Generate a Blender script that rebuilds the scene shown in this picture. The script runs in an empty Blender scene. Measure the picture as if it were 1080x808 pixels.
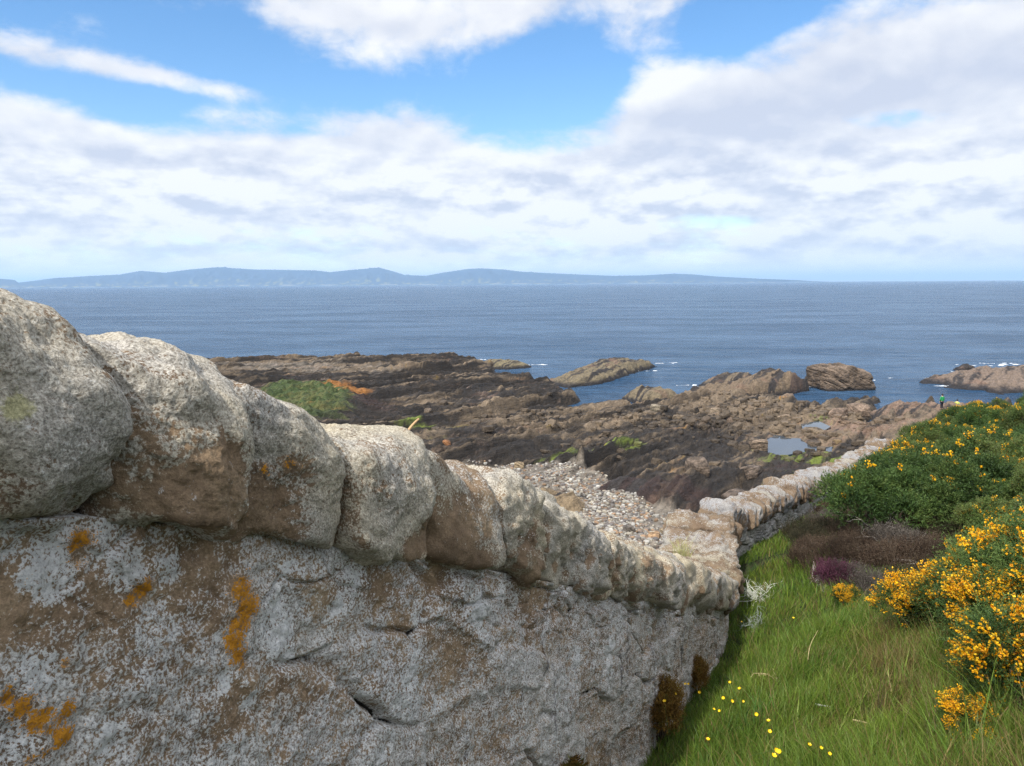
import bpy, math, random
import numpy as np
from mathutils import Matrix, Vector

random.seed(7)
RNG = np.random.default_rng(11)
scene = bpy.context.scene
COL = scene.collection
R = math.radians

# ------------------------------------------------------------------ camera
EYE = np.array([0.0, 0.0, 16.0])          # sea level is z = 0
FPX, CX, CY = 786.0, 540.0, 404.0
PITCH, ROLL = R(7.6), R(0.39)
_f = np.array([0, math.cos(PITCH), -math.sin(PITCH)])
_r0 = np.array([1.0, 0, 0])
_u0 = np.cross(_r0, _f)
CR = _r0 * math.cos(ROLL) - _u0 * math.sin(ROLL)
CU = _r0 * math.sin(ROLL) + _u0 * math.cos(ROLL)
CF = _f


def ray(px, py):
    d = CF + CR * ((px - CX) / FPX) - CU * ((py - CY) / FPX)
    return d


def at_y(px, py, Y):
    d = ray(px, py)
    return EYE + d * (Y / d[1])


def at_z(px, py, z):
    d = ray(px, py)
    return EYE + d * ((z - EYE[2]) / d[2])


def project(P):
    P = np.asarray(P, float) - EYE
    w = P @ CF
    w = np.where(np.abs(w) < 1e-6, 1e-6, w)
    return CX + FPX * (P @ CR) / w, CY - FPX * (P @ CU) / w, w


cam_d = bpy.data.cameras.new('camera')
cam_d.sensor_fit = 'HORIZONTAL'
cam_d.sensor_width = 36.0
cam_d.lens = FPX / 1080.0 * 36.0
cam_d.clip_start = 0.05
cam_d.clip_end = 200000.0
cam = bpy.data.objects.new('camera', cam_d)
COL.objects.link(cam)
M = Matrix((
    (CR[0], CU[0], -CF[0], EYE[0]),
    (CR[1], CU[1], -CF[1], EYE[1]),
    (CR[2], CU[2], -CF[2], EYE[2]),
    (0, 0, 0, 1)))
cam.matrix_world = M
scene.camera = cam

# ------------------------------------------------------------------ noise
_PERM = np.random.default_rng(3).permutation(256).astype(np.int64)
_G = np.random.default_rng(4).normal(size=(256, 3))
_G /= np.linalg.norm(_G, axis=1)[:, None]


def pnoise(P):
    P = np.asarray(P, float)
    i = np.floor(P).astype(np.int64)
    f = P - i
    w = f * f * f * (f * (f * 6 - 15) + 10)
    out = np.zeros(len(P))
    for dx in (0, 1):
        hx = _PERM[(i[:, 0] + dx) & 255]
        wx = w[:, 0] if dx else 1 - w[:, 0]
        for dy in (0, 1):
            hy = _PERM[(hx + i[:, 1] + dy) & 255]
            wy = w[:, 1] if dy else 1 - w[:, 1]
            for dz in (0, 1):
                h = _PERM[(hy + i[:, 2] + dz) & 255]
                wz = w[:, 2] if dz else 1 - w[:, 2]
                g = _G[h]
                d = g[:, 0] * (f[:, 0] - dx) + g[:, 1] * (f[:, 1] - dy) + g[:, 2] * (f[:, 2] - dz)
                out += d * wx * wy * wz
    return out * 1.4


def fbm(P, octv=5, gain=0.5, lac=2.03, ridged=False):
    P = np.asarray(P, float)
    s = np.zeros(len(P)); a = 1.0; q = P.copy()
    for k in range(octv):
        n = pnoise(q + 17.3 * k)
        s += a * ((1 - 2 * np.abs(n)) if ridged else n)
        a *= gain; q = q * lac
    return s


def v3(x, y, z=None):
    x = np.asarray(x, float); y = np.asarray(y, float)
    z = np.zeros_like(x) if z is None else (np.zeros_like(x) + z)
    return np.stack([x.ravel(), y.ravel(), z.ravel()], 1)


def sstep(a, b, x):
    t = np.clip((x - a) / (b - a), 0, 1)
    return t * t * (3 - 2 * t)


def in_poly(x, y, poly):
    poly = np.asarray(poly, float)
    ins = np.zeros(x.shape, bool)
    n = len(poly)
    for k in range(n):
        x0, y0 = poly[k]; x1, y1 = poly[(k + 1) % n]
        c = ((y0 > y) != (y1 > y)) & (x < (x1 - x0) * (y - y0) / (y1 - y0 + 1e-12) + x0)
        ins ^= c
    return ins


def seg_dist(x, y, poly, closed=True):
    poly = np.asarray(poly, float)
    n = len(poly)
    best = np.full(x.shape, 1e9)
    for k in range(n if closed else n - 1):
        a = poly[k]; b = poly[(k + 1) % n]
        d = b - a
        t = np.clip(((x - a[0]) * d[0] + (y - a[1]) * d[1]) / (d @ d), 0, 1)
        best = np.minimum(best, np.hypot(x - a[0] - t * d[0], y - a[1] - t * d[1]))
    return best


def poly_sd(x, y, poly):
    return np.where(in_poly(x, y, poly), 1, -1) * seg_dist(x, y, poly)


# ------------------------------------------------------------------ object helpers
def tag(o, label=None, cat=None, group=None, kind=None):
    if label: o['label'] = label
    if cat: o['category'] = cat
    if group: o['group'] = group
    if kind: o['kind'] = kind
    return o


def empty(name, loc=(0, 0, 0), rz=0.0):
    o = bpy.data.objects.new(name, None)
    o.empty_display_size = 0.2
    o.location = loc
    o.rotation_euler = (0, 0, rz)
    COL.objects.link(o)
    return o


def make_mesh(name, V, F, mat=None, smooth=False, attrs=None):
    V = np.asarray(V, np.float32)
    me = bpy.data.meshes.new(name)
    if isinstance(F, (tuple, list)) and len(F) and isinstance(F[0], np.ndarray):
        Fs = [np.asarray(f, np.int32) for f in F]
    else:
        Fs = [np.asarray(F, np.int32)]
    loops = np.concatenate([f.ravel() for f in Fs])
    sizes = np.concatenate([np.full(len(f), f.shape[1], np.int32) for f in Fs])
    starts = np.concatenate([[0], np.cumsum(sizes)[:-1]]).astype(np.int32)
    me.vertices.add(len(V)); me.vertices.foreach_set('co', V.ravel())
    me.loops.add(len(loops)); me.loops.foreach_set('vertex_index', loops)
    me.polygons.add(len(sizes)); me.polygons.foreach_set('loop_start', starts)
    me.polygons.foreach_set('use_smooth', np.full(len(sizes), bool(smooth)))
    for k, a in (attrs or {}).items():
        a = np.asarray(a, np.float32)
        if a.ndim == 1:
            at = me.attributes.new(k, 'FLOAT', 'POINT'); at.data.foreach_set('value', a)
        else:
            if a.shape[1] == 3:
                a = np.concatenate([a, np.ones((len(a), 1), np.float32)], 1)
            at = me.attributes.new(k, 'FLOAT_COLOR', 'POINT'); at.data.foreach_set('color', a.ravel())
    me.update(calc_edges=True)
    if mat: me.materials.append(mat)
    return me


def link(name, me, parent=None, loc=None):
    o = bpy.data.objects.new(name, me)
    COL.objects.link(o)
    if parent: o.parent = parent
    if loc is not None: o.location = loc
    return o


def obj(name, V, F, mat, parent=None, smooth=False, attrs=None, loc=None):
    return link(name, make_mesh(name, V, F, mat, smooth, attrs), parent, loc)


def copy_tree(root, loc, rz, scale=(1, 1, 1)):
    c = root.copy(); COL.objects.link(c)
    c.location = loc; c.rotation_euler = (0, 0, rz); c.scale = scale
    for ch in list(root.children):
        d = ch.copy(); COL.objects.link(d); d.parent = c
        for g in list(ch.children):
            e = g.copy(); COL.objects.link(e); e.parent = d
    return c


def grid_faces(nu, nv):
    i = np.arange(nu - 1)[:, None] * nv + np.arange(nv - 1)[None, :]
    i = i.ravel()
    return np.stack([i, i + nv, i + nv + 1, i + 1], 1)


_ICO = {}
def ico(sub):
    if sub in _ICO: return _ICO[sub]
    t = (1 + 5 ** .5) / 2
    v = np.array([(-1, t, 0), (1, t, 0), (-1, -t, 0), (1, -t, 0), (0, -1, t), (0, 1, t), (0, -1, -t), (0, 1, -t),
                  (t, 0, -1), (t, 0, 1), (-t, 0, -1), (-t, 0, 1)], float)
    v /= np.linalg.norm(v, axis=1)[:, None]
    f = np.array([(0, 11, 5), (0, 5, 1), (0, 1, 7), (0, 7, 10), (0, 10, 11), (1, 5, 9), (5, 11, 4), (11, 10, 2), (10, 7, 6),
                  (7, 1, 8), (3, 9, 4), (3, 4, 2), (3, 2, 6), (3, 6, 8), (3, 8, 9), (4, 9, 5), (2, 4, 11), (6, 2, 10), (8, 6, 7), (9, 8, 1)])
    for _ in range(sub):
        e = np.concatenate([f[:, [0, 1]], f[:, [1, 2]], f[:, [2, 0]]])
        e.sort(axis=1)
        ue, inv = np.unique(e, axis=0, return_inverse=True)
        inv = inv.ravel()
        m = v[ue[:, 0]] + v[ue[:, 1]]
        m /= np.linalg.norm(m, axis=1)[:, None]
        n = len(f); b = len(v)
        a_, b_, c_ = inv[:n] + b, inv[n:2 * n] + b, inv[2 * n:] + b
        v = np.concatenate([v, m])
        f = np.concatenate([np.stack([f[:, 0], a_, c_], 1), np.stack([f[:, 1], b_, a_], 1),
                            np.stack([f[:, 2], c_, b_], 1), np.stack([a_, b_, c_], 1)])
    _ICO[sub] = (v, f)
    return _ICO[sub]


def normals_of(V, F):
    n = np.zeros_like(V)
    for k in range(F.shape[1] - 2):
        a, b, c = V[F[:, 0]], V[F[:, k + 1]], V[F[:, k + 2]]
        fn = np.cross(b - a, c - a)
        for q in (F[:, 0], F[:, k + 1], F[:, k + 2]):
            np.add.at(n, q, fn)
    return n / (np.linalg.norm(n, axis=1)[:, None] + 1e-12)


def polytope(sub, planes, p):
    """rounded polytope: unit directions pushed out to a soft intersection of half spaces"""
    v, f = ico(sub)
    acc = np.zeros(len(v))
    for n, d in planes:
        n = np.asarray(n, float); n = n / np.linalg.norm(n)
        acc += np.maximum(0, v @ n / d) ** p
    return v * (acc ** (-1.0 / p))[:, None], f


# ------------------------------------------------------------------ node helpers
class NT:
    def __init__(self, tree):
        self.t = tree; self.n = tree.nodes; self.l = tree.links

    def new(self, typ, **kw):
        n = self.n.new(typ)
        for k, v in kw.items(): setattr(n, k, v)
        return n

    def set(self, sock, v):
        if isinstance(v, bpy.types.NodeSocket): self.l.new(v, sock)
        elif v is not None: sock.default_value = v

    def math(self, op, a, b=None, c=None, clamp=False):
        n = self.new('ShaderNodeMath', operation=op); n.use_clamp = clamp
        self.set(n.inputs[0], a)
        if b is not None: self.set(n.inputs[1], b)
        if c is not None: self.set(n.inputs[2], c)
        return n.outputs[0]

    def vmath(self, op, a, b=None, scale=None):
        n = self.new('ShaderNodeVectorMath', operation=op)
        self.set(n.inputs[0], a)
        if b is not None: self.set(n.inputs[1], b)
        if scale is not None: self.set(n.inputs['Scale'], scale)
        return n.outputs['Value'] if op in ('LENGTH', 'DOT_PRODUCT', 'DISTANCE') else n.outputs[0]

    def noise(self, vec, scale, detail=4, rough=.55, dist=0.0, color=False):
        n = self.new('ShaderNodeTexNoise')
        self.set(n.inputs['Vector'], vec)
        n.inputs['Scale'].default_value = scale; n.inputs['Detail'].default_value = detail
        n.inputs['Roughness'].default_value = rough; n.inputs['Distortion'].default_value = dist
        return n.outputs['Color' if color else 'Fac']

    def voro(self, vec, scale, feature='F1', out='Distance'):
        n = self.new('ShaderNodeTexVoronoi', feature=feature)
        self.set(n.inputs['Vector'], vec); n.inputs['Scale'].default_value = scale
        return n.outputs[out]

    def sstep(self, x, a, b):
        n = self.new('ShaderNodeMapRange', interpolation_type='SMOOTHSTEP')
        self.set(n.inputs[0], x); self.set(n.inputs[1], a); self.set(n.inputs[2], b)
        n.inputs[3].default_value = 0; n.inputs[4].default_value = 1
        return n.outputs[0]

    def maprange(self, x, a, b, c, d):
        n = self.new('ShaderNodeMapRange')
        self.set(n.inputs[0], x)
        for k, v in enumerate((a, b, c, d)): self.set(n.inputs[k + 1], v)
        return n.outputs[0]

    def mix(self, fac, a, b, blend='MIX'):
        n = self.new('ShaderNodeMix', data_type='RGBA', blend_type=blend)
        self.set(n.inputs[0], fac)
        for k, v in ((6, a), (7, b)):
            if isinstance(v, (tuple, list)): v = tuple(v) + ((1,) if len(v) == 3 else ())
            self.set(n.inputs[k], v)
        return n.outputs[2]

    def ramp(self, fac, stops):
        n = self.new('ShaderNodeValToRGB')
        self.set(n.inputs[0], fac)
        el = n.color_ramp.elements
        while len(el) < len(stops): el.new(0.5)
        for e, (p, c) in zip(el, stops):
            e.position = p; e.color = tuple(c) + (1,)
        return n.outputs[0]

    def attr(self, name, color=False):
        n = self.new('ShaderNodeAttribute', attribute_name=name)
        return n.outputs['Color' if color else 'Fac']

    def bump(self, h, strength, dist, normal=None):
        n = self.new('ShaderNodeBump')
        self.set(n.inputs['Height'], h)
        n.inputs['Strength'].default_value = strength; n.inputs['Distance'].default_value = dist
        if normal is not None: self.set(n.inputs['Normal'], normal)
        return n.outputs[0]


def material(name):
    m = bpy.data.materials.new(name); m.use_nodes = True
    nt = NT(m.node_tree)
    p = m.node_tree.nodes['Principled BSDF']
    p.inputs['Roughness'].default_value = .85
    p.inputs['Specular IOR Level'].default_value = .25
    return m, nt, p


def flat_mat(name, col, rough=.8, var=.25, scale=8.0):
    m, nt, p = material(name)
    tc = nt.new('ShaderNodeTexCoord').outputs['Object']
    n = nt.noise(tc, scale, 5)
    c = nt.mix(n, tuple(x * (1 - var) for x in col), tuple(min(1, x * (1 + var)) for x in col))
    nt.set(p.inputs['Base Color'], c)
    p.inputs['Roughness'].default_value = rough
    return m


def leaf_mat(name, trans=.25, rough=.6, rand=.25):
    """vertex colour 'col' is the leaf's own colour; varied a little from plant to plant"""
    m, nt, p = material(name)
    c = nt.attr('col', True)
    oi = nt.new('ShaderNodeObjectInfo').outputs['Random']
    k = nt.maprange(oi, 0, 1, 1 - rand, 1 + rand)
    hs = nt.new('ShaderNodeHueSaturation')
    nt.set(hs.inputs['Value'], k); nt.set(hs.inputs['Color'], c)
    c2 = hs.outputs[0]
    nt.set(p.inputs['Base Color'], c2)
    p.inputs['Roughness'].default_value = rough
    p.inputs['Specular IOR Level'].default_value = .2
    tr = nt.new('ShaderNodeBsdfTranslucent'); nt.set(tr.inputs['Color'], c2)
    mx = nt.new('ShaderNodeMixShader'); mx.inputs[0].default_value = trans
    nt.l.new(p.outputs[0], mx.inputs[1]); nt.l.new(tr.outputs[0], mx.inputs[2])
    out = [n for n in nt.n if n.type == 'OUTPUT_MATERIAL'][0]
    nt.l.new(mx.outputs[0], out.inputs[0])
    return m


def stone_mat(name, tint=(1, 1, 1), ms=26, ma=1.1, fa=1.5, gr=.44, lo=1.0, bl=1.0):
    m, nt, p = material(name)
    tc = nt.new('ShaderNodeTexCoord').outputs['Object']
    big = nt.noise(tc, 4.5, 6, .6, .4)
    mid = nt.noise(tc, ms, 8, .72)
    fine = nt.noise(tc, 120, 6, .7)
    speck = nt.noise(tc, 210, 3, .6)
    base = nt.ramp(big, [(.25, (.13, .088, .056)), (.45, (.225, .155, .096)), (.6, (.29, .205, .125)), (.8, (.36, .28, .18))])
    base = nt.vmath('SCALE', base, scale=bl)
    base = nt.mix(nt.sstep(fine, .35, .7), nt.mix(.5, base, (.06, .042, .03), 'MIX'), base)
    lv = nt.math('ADD', nt.attr('lich'), nt.math('ADD', nt.math('MULTIPLY', nt.math('SUBTRACT', mid, .5), ma),
                 nt.math('MULTIPLY', nt.math('SUBTRACT', fine, .5), fa)))
    lm = nt.sstep(lv, .42, .58)
    cr = nt.attr('cream')
    lcol = nt.ramp(nt.math('ADD', nt.math('MULTIPLY', fine, .6), nt.math('MULTIPLY', speck, .4)),
                   [(.33, (.05 * lo, .048 * lo, .048 * lo)), (.45, (.20 * lo, .193 * lo, .186 * lo)), (.55, (.40 * lo, .385 * lo, .365 * lo)), (.70, (.66, .645, .61))])
    ccol = nt.ramp(nt.math('ADD', nt.math('MULTIPLY', fine, .6), nt.math('MULTIPLY', speck, .4)),
                   [(.32, (.10, .085, .06)), (.44, (.28, .235, .16)), (.56, (.44, .385, .275)), (.72, (.58, .525, .40))])
    lcol = nt.mix(cr, lcol, ccol)
    c = nt.mix(lm, base, lcol)
    # white crust
    wv = nt.sstep(nt.math('ADD', nt.attr('white'), nt.math('ADD', nt.math('MULTIPLY', nt.math('SUBTRACT', mid, .5), 1.1),
                  nt.math('MULTIPLY', nt.math('SUBTRACT', fine, .5), 1.9))), .45, .60)
    c = nt.mix(wv, c, nt.ramp(fine, [(.3, (.34, .335, .325)), (.6, (.66, .645, .61))]))
    # yellow-green lichen
    gv = nt.sstep(nt.math('ADD', nt.attr('olive'), nt.math('MULTIPLY', nt.math('SUBTRACT', mid, .5), 1.2)), .4, .6)
    c = nt.mix(gv, c, nt.ramp(fine, [(.3, (.11, .105, .05)), (.65, (.42, .39, .22))]))
    # orange lichen
    ov = nt.sstep(nt.math('ADD', nt.attr('orange'), nt.math('ADD', nt.math('MULTIPLY', nt.math('SUBTRACT', mid, .5), 1.6),
                  nt.math('MULTIPLY', nt.math('SUBTRACT', fine, .5), 1.9))), .42, .56)
    c = nt.mix(ov, c, nt.ramp(fine, [(.3, (.26, .10, .012)), (.65, (.56, .25, .025))]))
    # black lichen specks
    bv = nt.sstep(nt.noise(tc, 85, 5, .75), .63, .70)
    c = nt.mix(nt.math('MULTIPLY', bv, .7), c, (.05, .048, .045))
    ps = nt.sstep(nt.noise(tc, 60, 6, .75, .5), .62, .68)
    c = nt.mix(nt.math('MULTIPLY', ps, .65), c, (.56, .55, .52))
    cv = nt.sstep(nt.attr('crack'), .3, .8)
    c = nt.mix(cv, c, (.022, .018, .015))
    dk = nt.sstep(nt.math('ADD', nt.math('MULTIPLY', nt.noise(tc, 38, 6, .7, .6), .75), nt.math('MULTIPLY', nt.attr('grime'), .6)), gr, gr + .12)
    c = nt.mix(nt.math('MULTIPLY', dk, .8), c, nt.vmath('MULTIPLY', c, (.30, .28, .29)))
    c = nt.mix(1.0, c, tint, 'MULTIPLY')
    nt.set(p.inputs['Base Color'], c)
    h = nt.math('ADD', nt.math('MULTIPLY', mid, .5), nt.math('ADD', nt.math('MULTIPLY', fine, .5), nt.math('MULTIPLY', speck, .3)))
    nt.set(p.inputs['Normal'], nt.bump(h, .9, .012))
    p.inputs['Roughness'].default_value = .95
    p.inputs['Specular IOR Level'].default_value = .12
    return m


def col_rock_mat(name, fine_scale=3.0, bump=.35, rough=.75, spec=.3, contrast=.45):
    """rock whose broad colour is the mesh's 'col' attribute, broken up by procedural grain"""
    m, nt, p = material(name)
    tc = nt.new('ShaderNodeTexCoord').outputs['Object']
    mp = nt.new('ShaderNodeMapping')
    mp.inputs['Rotation'].default_value = (0, 0, R(36))
    nt.set(mp.inputs['Vector'], tc)
    mp2 = nt.new('ShaderNodeMapping'); mp2.inputs['Scale'].default_value = (1.0, .22, 1.6)
    nt.l.new(mp.outputs[0], mp2.inputs[0])
    a = nt.noise(mp2.outputs[0], fine_scale, 8, .7, .3)
    b = nt.noise(tc, fine_scale * 2.6, 6, .7)
    s = nt.math('ADD', nt.math('MULTIPLY', a, .6), nt.math('MULTIPLY', b, .4))
    k = nt.maprange(s, .33, .67, 1 - contrast, 1 + contrast)
    c = nt.vmath('SCALE', nt.attr('col', True), scale=k)
    nt.set(p.inputs['Base Color'], c)
    nt.set(p.inputs['Normal'], nt.bump(s, .9, bump))
    p.inputs['Roughness'].default_value = rough
    p.inputs['Specular IOR Level'].default_value = spec
    return m


# ------------------------------------------------------------------ light, sky
SUN_AZ, SUN_EL = R(-146), R(50)        # azimuth from +Y, clockwise positive: the sun is out to the left
sd_vec = Vector((math.sin(SUN_AZ) * math.cos(SUN_EL), math.cos(SUN_AZ) * math.cos(SUN_EL), math.sin(SUN_EL)))
sun_d = bpy.data.lights.new('sun', 'SUN')
sun_d.energy = 3.2; sun_d.angle = R(1.5); sun_d.color = (1.0, .95, .87)
sun = bpy.data.objects.new('sun', sun_d)
sun.rotation_euler = sd_vec.to_track_quat('Z', 'Y').to_euler()
sun.location = (0, 0, 100)
COL.objects.link(sun)

world = bpy.data.worlds.new('World'); scene.world = world; world.use_nodes = True
wt = NT(world.node_tree)
bg = world.node_tree.nodes['Background']
SKY_STRENGTH = .12
EXPO = .72
bg.inputs[1].default_value = SKY_STRENGTH
sky = wt.new('ShaderNodeTexSky', sky_type='NISHITA')
sky.sun_disc = False
sky.sun_elevation = SUN_EL
sky.sun_rotation = SUN_AZ
sky.ozone_density = 3.0; sky.air_density = 1.0; sky.dust_density = .3; sky.altitude = 0
gen = wt.new('ShaderNodeTexCoord').outputs['Generated']
hs = wt.new('ShaderNodeHueSaturation')
hs.inputs['Saturation'].default_value = 1.22; hs.inputs['Value'].default_value = 1.15
wt.l.new(sky.outputs[0], hs.inputs['Color'])
blue = hs.outputs[0]
sep = wt.new('ShaderNodeSeparateXYZ'); wt.l.new(wt.vmath('NORMALIZE', gen), sep.inputs[0])
az = wt.math('ARCTAN2', sep.outputs[0], sep.outputs[1])
el = wt.math('ARCSINE', sep.outputs[2])


def comb(x, y, z=0.0):
    n = wt.new('ShaderNodeCombineXYZ')
    wt.set(n.inputs[0], x); wt.set(n.inputs[1], y); wt.set(n.inputs[2], z)
    return n.outputs[0]


# clouds live in azimuth / elevation; flattened towards the horizon like a real cloud deck
elw = wt.math('POWER', wt.math('MAXIMUM', el, .0008), .72)
cp = comb(wt.math('MULTIPLY', az, 4.2), wt.math('MULTIPLY', elw, 6.6), 1.7)
warp = wt.vmath('SCALE', wt.vmath('SUBTRACT', wt.noise(cp, 1.6, 3, .5, color=True), (.5, .5, .5)), scale=.22)
cpw = wt.vmath('ADD', cp, warp)


n0 = wt.math('ADD', wt.noise(cpw, 1.35, 9, .55), wt.math('MULTIPLY', wt.math('SUBTRACT', wt.noise(cpw, 4.3, 7, .56), .5), .5))
cpo = wt.vmath('ADD', cpw, (-.05, .12, 0))
l0 = wt.math('ADD', wt.noise(cpw, 1.35, 3, .5), wt.math('MULTIPLY', wt.noise(cpw, 4.3, 3, .5), .28))
n1 = wt.math('ADD', wt.noise(cpo, 1.35, 3, .5), wt.math('MULTIPLY', wt.noise(cpo, 4.3, 3, .5), .28))
n2 = wt.noise(cpw, 5.0, 7, .62)
n3 = wt.noise(cpw, .9, 4, .5)


def ae(px, py):
    d = ray(px, py); d = d / np.linalg.norm(d)
    return math.atan2(d[0], d[1]), math.asin(d[2])


BLOBS = [  # px, py, rx, ry, weight, slope  (clouds and clear gaps)
    (430, 24, 130, 40, .62, 0), (610, 6, 180, 40, .55, 0), (330, 8, 50, 16, .3, 0),
    (900, 92, 190, 56, .62, -.22), (1040, 60, 140, 80, .5, -.1), (720, 128, 150, 40, .55, 0),
    (690, 84, 36, 32, .55, 0), (1050, 150, 160, 60, .3, 0), (610, 132, 60, 20, .3, 0), (640, 52, 50, 14, .28, 0), (840, 40, 60, 12, .2, -.3),
    (60, 62, 130, 9, .42, .10), (220, 90, 110, 10, .42, .14), (12, 120, 70, 26, .62, 0), (240, 122, 80, 8, .40, 0),
    (200, 172, 240, 34, .55, 0), (410, 140, 90, 26, .62, 0), (60, 190, 200, 40, .3, 0), (150, 30, 150, 30, .10, 0),
    (400, 188, 80, 26, .35, 0), (560, 195, 200, 40, .30, 0), (900, 190, 240, 50, .3, 0),
    (500, 100, 110, 46, -.22, 0), (330, 112, 60, 20, -.25, 0), (595, 84, 50, 40, -.2, 0), (905, 128, 60, 12, -.42, 0), (1000, 150, 60, 8, -.2, 0), (560, 50, 40, 20, -.15, 0), (600, 155, 90, 10, -.2, 0), (740, 232, 60, 8, -.34, 0), (350, 172, 30, 8, -.2, 0), (610, 92, 60, 48, -.50, 0), (800, 16, 90, 24, -.46, -.1), (1000, 128, 70, 12, -.3, 0), (720, 55, 50, 10, -.2, 0), (165, 118, 130, 12, -.34, 0), (110, 95, 90, 10, -.2, 0), (250, 40, 70, 30, -.2, 0),
]
def blobs(lst):
    acc = None
    for (bx, by, rx, ry, w, sl) in lst:
        a0, e0 = ae(bx, by)
        da = wt.math('SUBTRACT', az, a0); de = wt.math('SUBTRACT', el, e0)
        if sl: de = wt.math('ADD', de, wt.math('MULTIPLY', da, sl))
        x = wt.math('MULTIPLY', da, FPX / rx); y = wt.math('MULTIPLY', de, FPX / ry)
        r2 = wt.math('ADD', wt.math('MULTIPLY', x, x), wt.math('MULTIPLY', y, y))
        g = wt.math('MULTIPLY', wt.math('EXPONENT', wt.math('MULTIPLY', r2, -.8)), w)
        acc = g if acc is None else wt.math('ADD', acc, g)
    return acc


acc = blobs(BLOBS)
low = wt.math('MULTIPLY', wt.math('SUBTRACT', 1.0, wt.sstep(el, R(7.0), R(11.0))), .62)
acc = wt.math('ADD', acc, low)
# extra cloud cover added out of view, to whiten the fill light
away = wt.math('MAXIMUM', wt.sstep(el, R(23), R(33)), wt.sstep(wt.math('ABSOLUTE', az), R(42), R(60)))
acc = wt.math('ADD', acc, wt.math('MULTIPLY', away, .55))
dens = wt.math('ADD', wt.math('SUBTRACT', acc, .35), wt.math('MULTIPLY', wt.math('SUBTRACT', n0, .5), 1.15))
mask = wt.sstep(wt.math('ADD', dens, wt.math('MULTIPLY', wt.math('SUBTRACT', wt.noise(cpw, 13, 5, .6), .5), .30)), -.12, .42)
mask = wt.math('MULTIPLY', mask, .97)
lit = wt.math('ADD', .70, wt.math('ADD', wt.math('MULTIPLY', wt.math('SUBTRACT', l0, n1), 2.9),
                                 wt.math('MULTIPLY', wt.math('SUBTRACT', n2, .5), .45)))
lit = wt.math('ADD', lit, wt.math('MULTIPLY', wt.math('SUBTRACT', n3, .5), .9))
lit = wt.math('SUBTRACT', lit, wt.math('MULTIPLY', wt.sstep(dens, .35, 1.0), wt.math('MULTIPLY', wt.sstep(el, R(6), R(13)), .42)))
# rows of small cumulus low over the horizon
nc = wt.noise(comb(wt.math('MULTIPLY', az, 8.0), wt.math('MULTIPLY', el, 19.0), 4.2), 1.6, 7, .55)
nc2 = wt.noise(comb(wt.math('MULTIPLY', az, 8.0), wt.math('MULTIPLY', wt.math('ADD', el, .014), 19.0), 4.2), 1.6, 5, .55)
band = wt.math('MULTIPLY', wt.sstep(el, R(.3), R(1.4)), wt.math('SUBTRACT', 1.0, wt.sstep(el, R(6), R(12))))
cum = wt.math('ADD', wt.math('MULTIPLY', wt.math('SUBTRACT', wt.sstep(nc, .42, .60), .5), .42), wt.math('MULTIPLY', wt.math('SUBTRACT', nc, nc2), 3.2))
lit = wt.math('ADD', lit, wt.math('MULTIPLY', cum, band))
# grey bases of the big clouds, sunlit heads of the small ones
lit = wt.math('ADD', lit, blobs([(930, 110, 200, 40, -.22, -.15), (640, 140, 120, 22, -.30, 0), (690, 78, 34, 26, .6, 0), (440, 40, 110, 16, -.25, 0), (1040, 40, 90, 40, -.15, 0),
                                 (200, 205, 260, 14, .3, 0), (120, 235, 200, 9, -.35, 0), (380, 215, 110, 9, -.35, 0), (420, 183, 90, 14, .35, 0), (300, 245, 120, 14, .35, 0), (520, 240, 100, 22, .45, 0), (480, 262, 200, 7, -.4, 0),
                                 (620, 250, 80, 18, .4, 0), (840, 195, 200, 12, .35, 0), (800, 222, 260, 9, -.35, 0), (780, 262, 200, 8, -.35, 0), (870, 258, 50, 9, .5, 0), (980, 175, 120, 10, .3, 0), (1000, 240, 120, 10, .3, 0), (60, 262, 120, 10, .35, 0), (700, 175, 120, 12, -.2, 0)]))
lit = wt.math('ADD', lit, wt.math('MULTIPLY', away, .35))  # unseen clouds also made whiter, for neutral fill
lit = wt.math('MINIMUM', wt.math('MAXIMUM', lit, 0.0), 1.0)
K = 1.0 / SKY_STRENGTH * 2 ** (.5 - EXPO)
ccol = wt.mix(lit, (.47 * K, .505 * K, .60 * K), (.73 * K, .732 * K, .74 * K))
# clouds out of view and towards the sun brightened, to fill the shaded wall
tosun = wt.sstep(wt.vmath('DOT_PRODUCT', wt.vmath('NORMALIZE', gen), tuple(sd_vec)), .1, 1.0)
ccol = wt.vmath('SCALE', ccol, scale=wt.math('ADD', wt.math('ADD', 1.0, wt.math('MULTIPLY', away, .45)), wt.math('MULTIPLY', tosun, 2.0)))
blue = wt.vmath('SCALE', blue, scale=2 ** (.5 - EXPO))
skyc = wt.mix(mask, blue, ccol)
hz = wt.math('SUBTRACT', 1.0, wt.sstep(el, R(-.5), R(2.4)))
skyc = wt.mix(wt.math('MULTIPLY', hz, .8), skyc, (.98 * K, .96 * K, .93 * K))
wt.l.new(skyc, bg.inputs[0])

scene.view_settings.view_transform = 'Standard'
scene.view_settings.look = 'None'
scene.view_settings.gamma = 1.0
scene.view_settings.exposure = EXPO
scene.view_settings.use_curve_mapping = False
scene.cycles.use_denoising = True
scene.cycles.denoiser = 'OPENIMAGEDENOISE'
scene.cycles.denoising_prefilter = 'NONE'
scene.cycles.denoising_input_passes = 'RGB_ALBEDO_NORMAL'
scene.cycles.use_adaptive_sampling = False
scene.cycles.sampling_pattern = 'TABULATED_SOBOL'
scene.cycles.max_bounces = 6
scene.cycles.volume_bounces = 0
scene.cycles.transparent_max_bounces = 8
scene.cycles.sample_clamp_indirect = 4.0

# ------------------------------------------------------------------ terrain functions
E = EYE[2]
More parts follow.
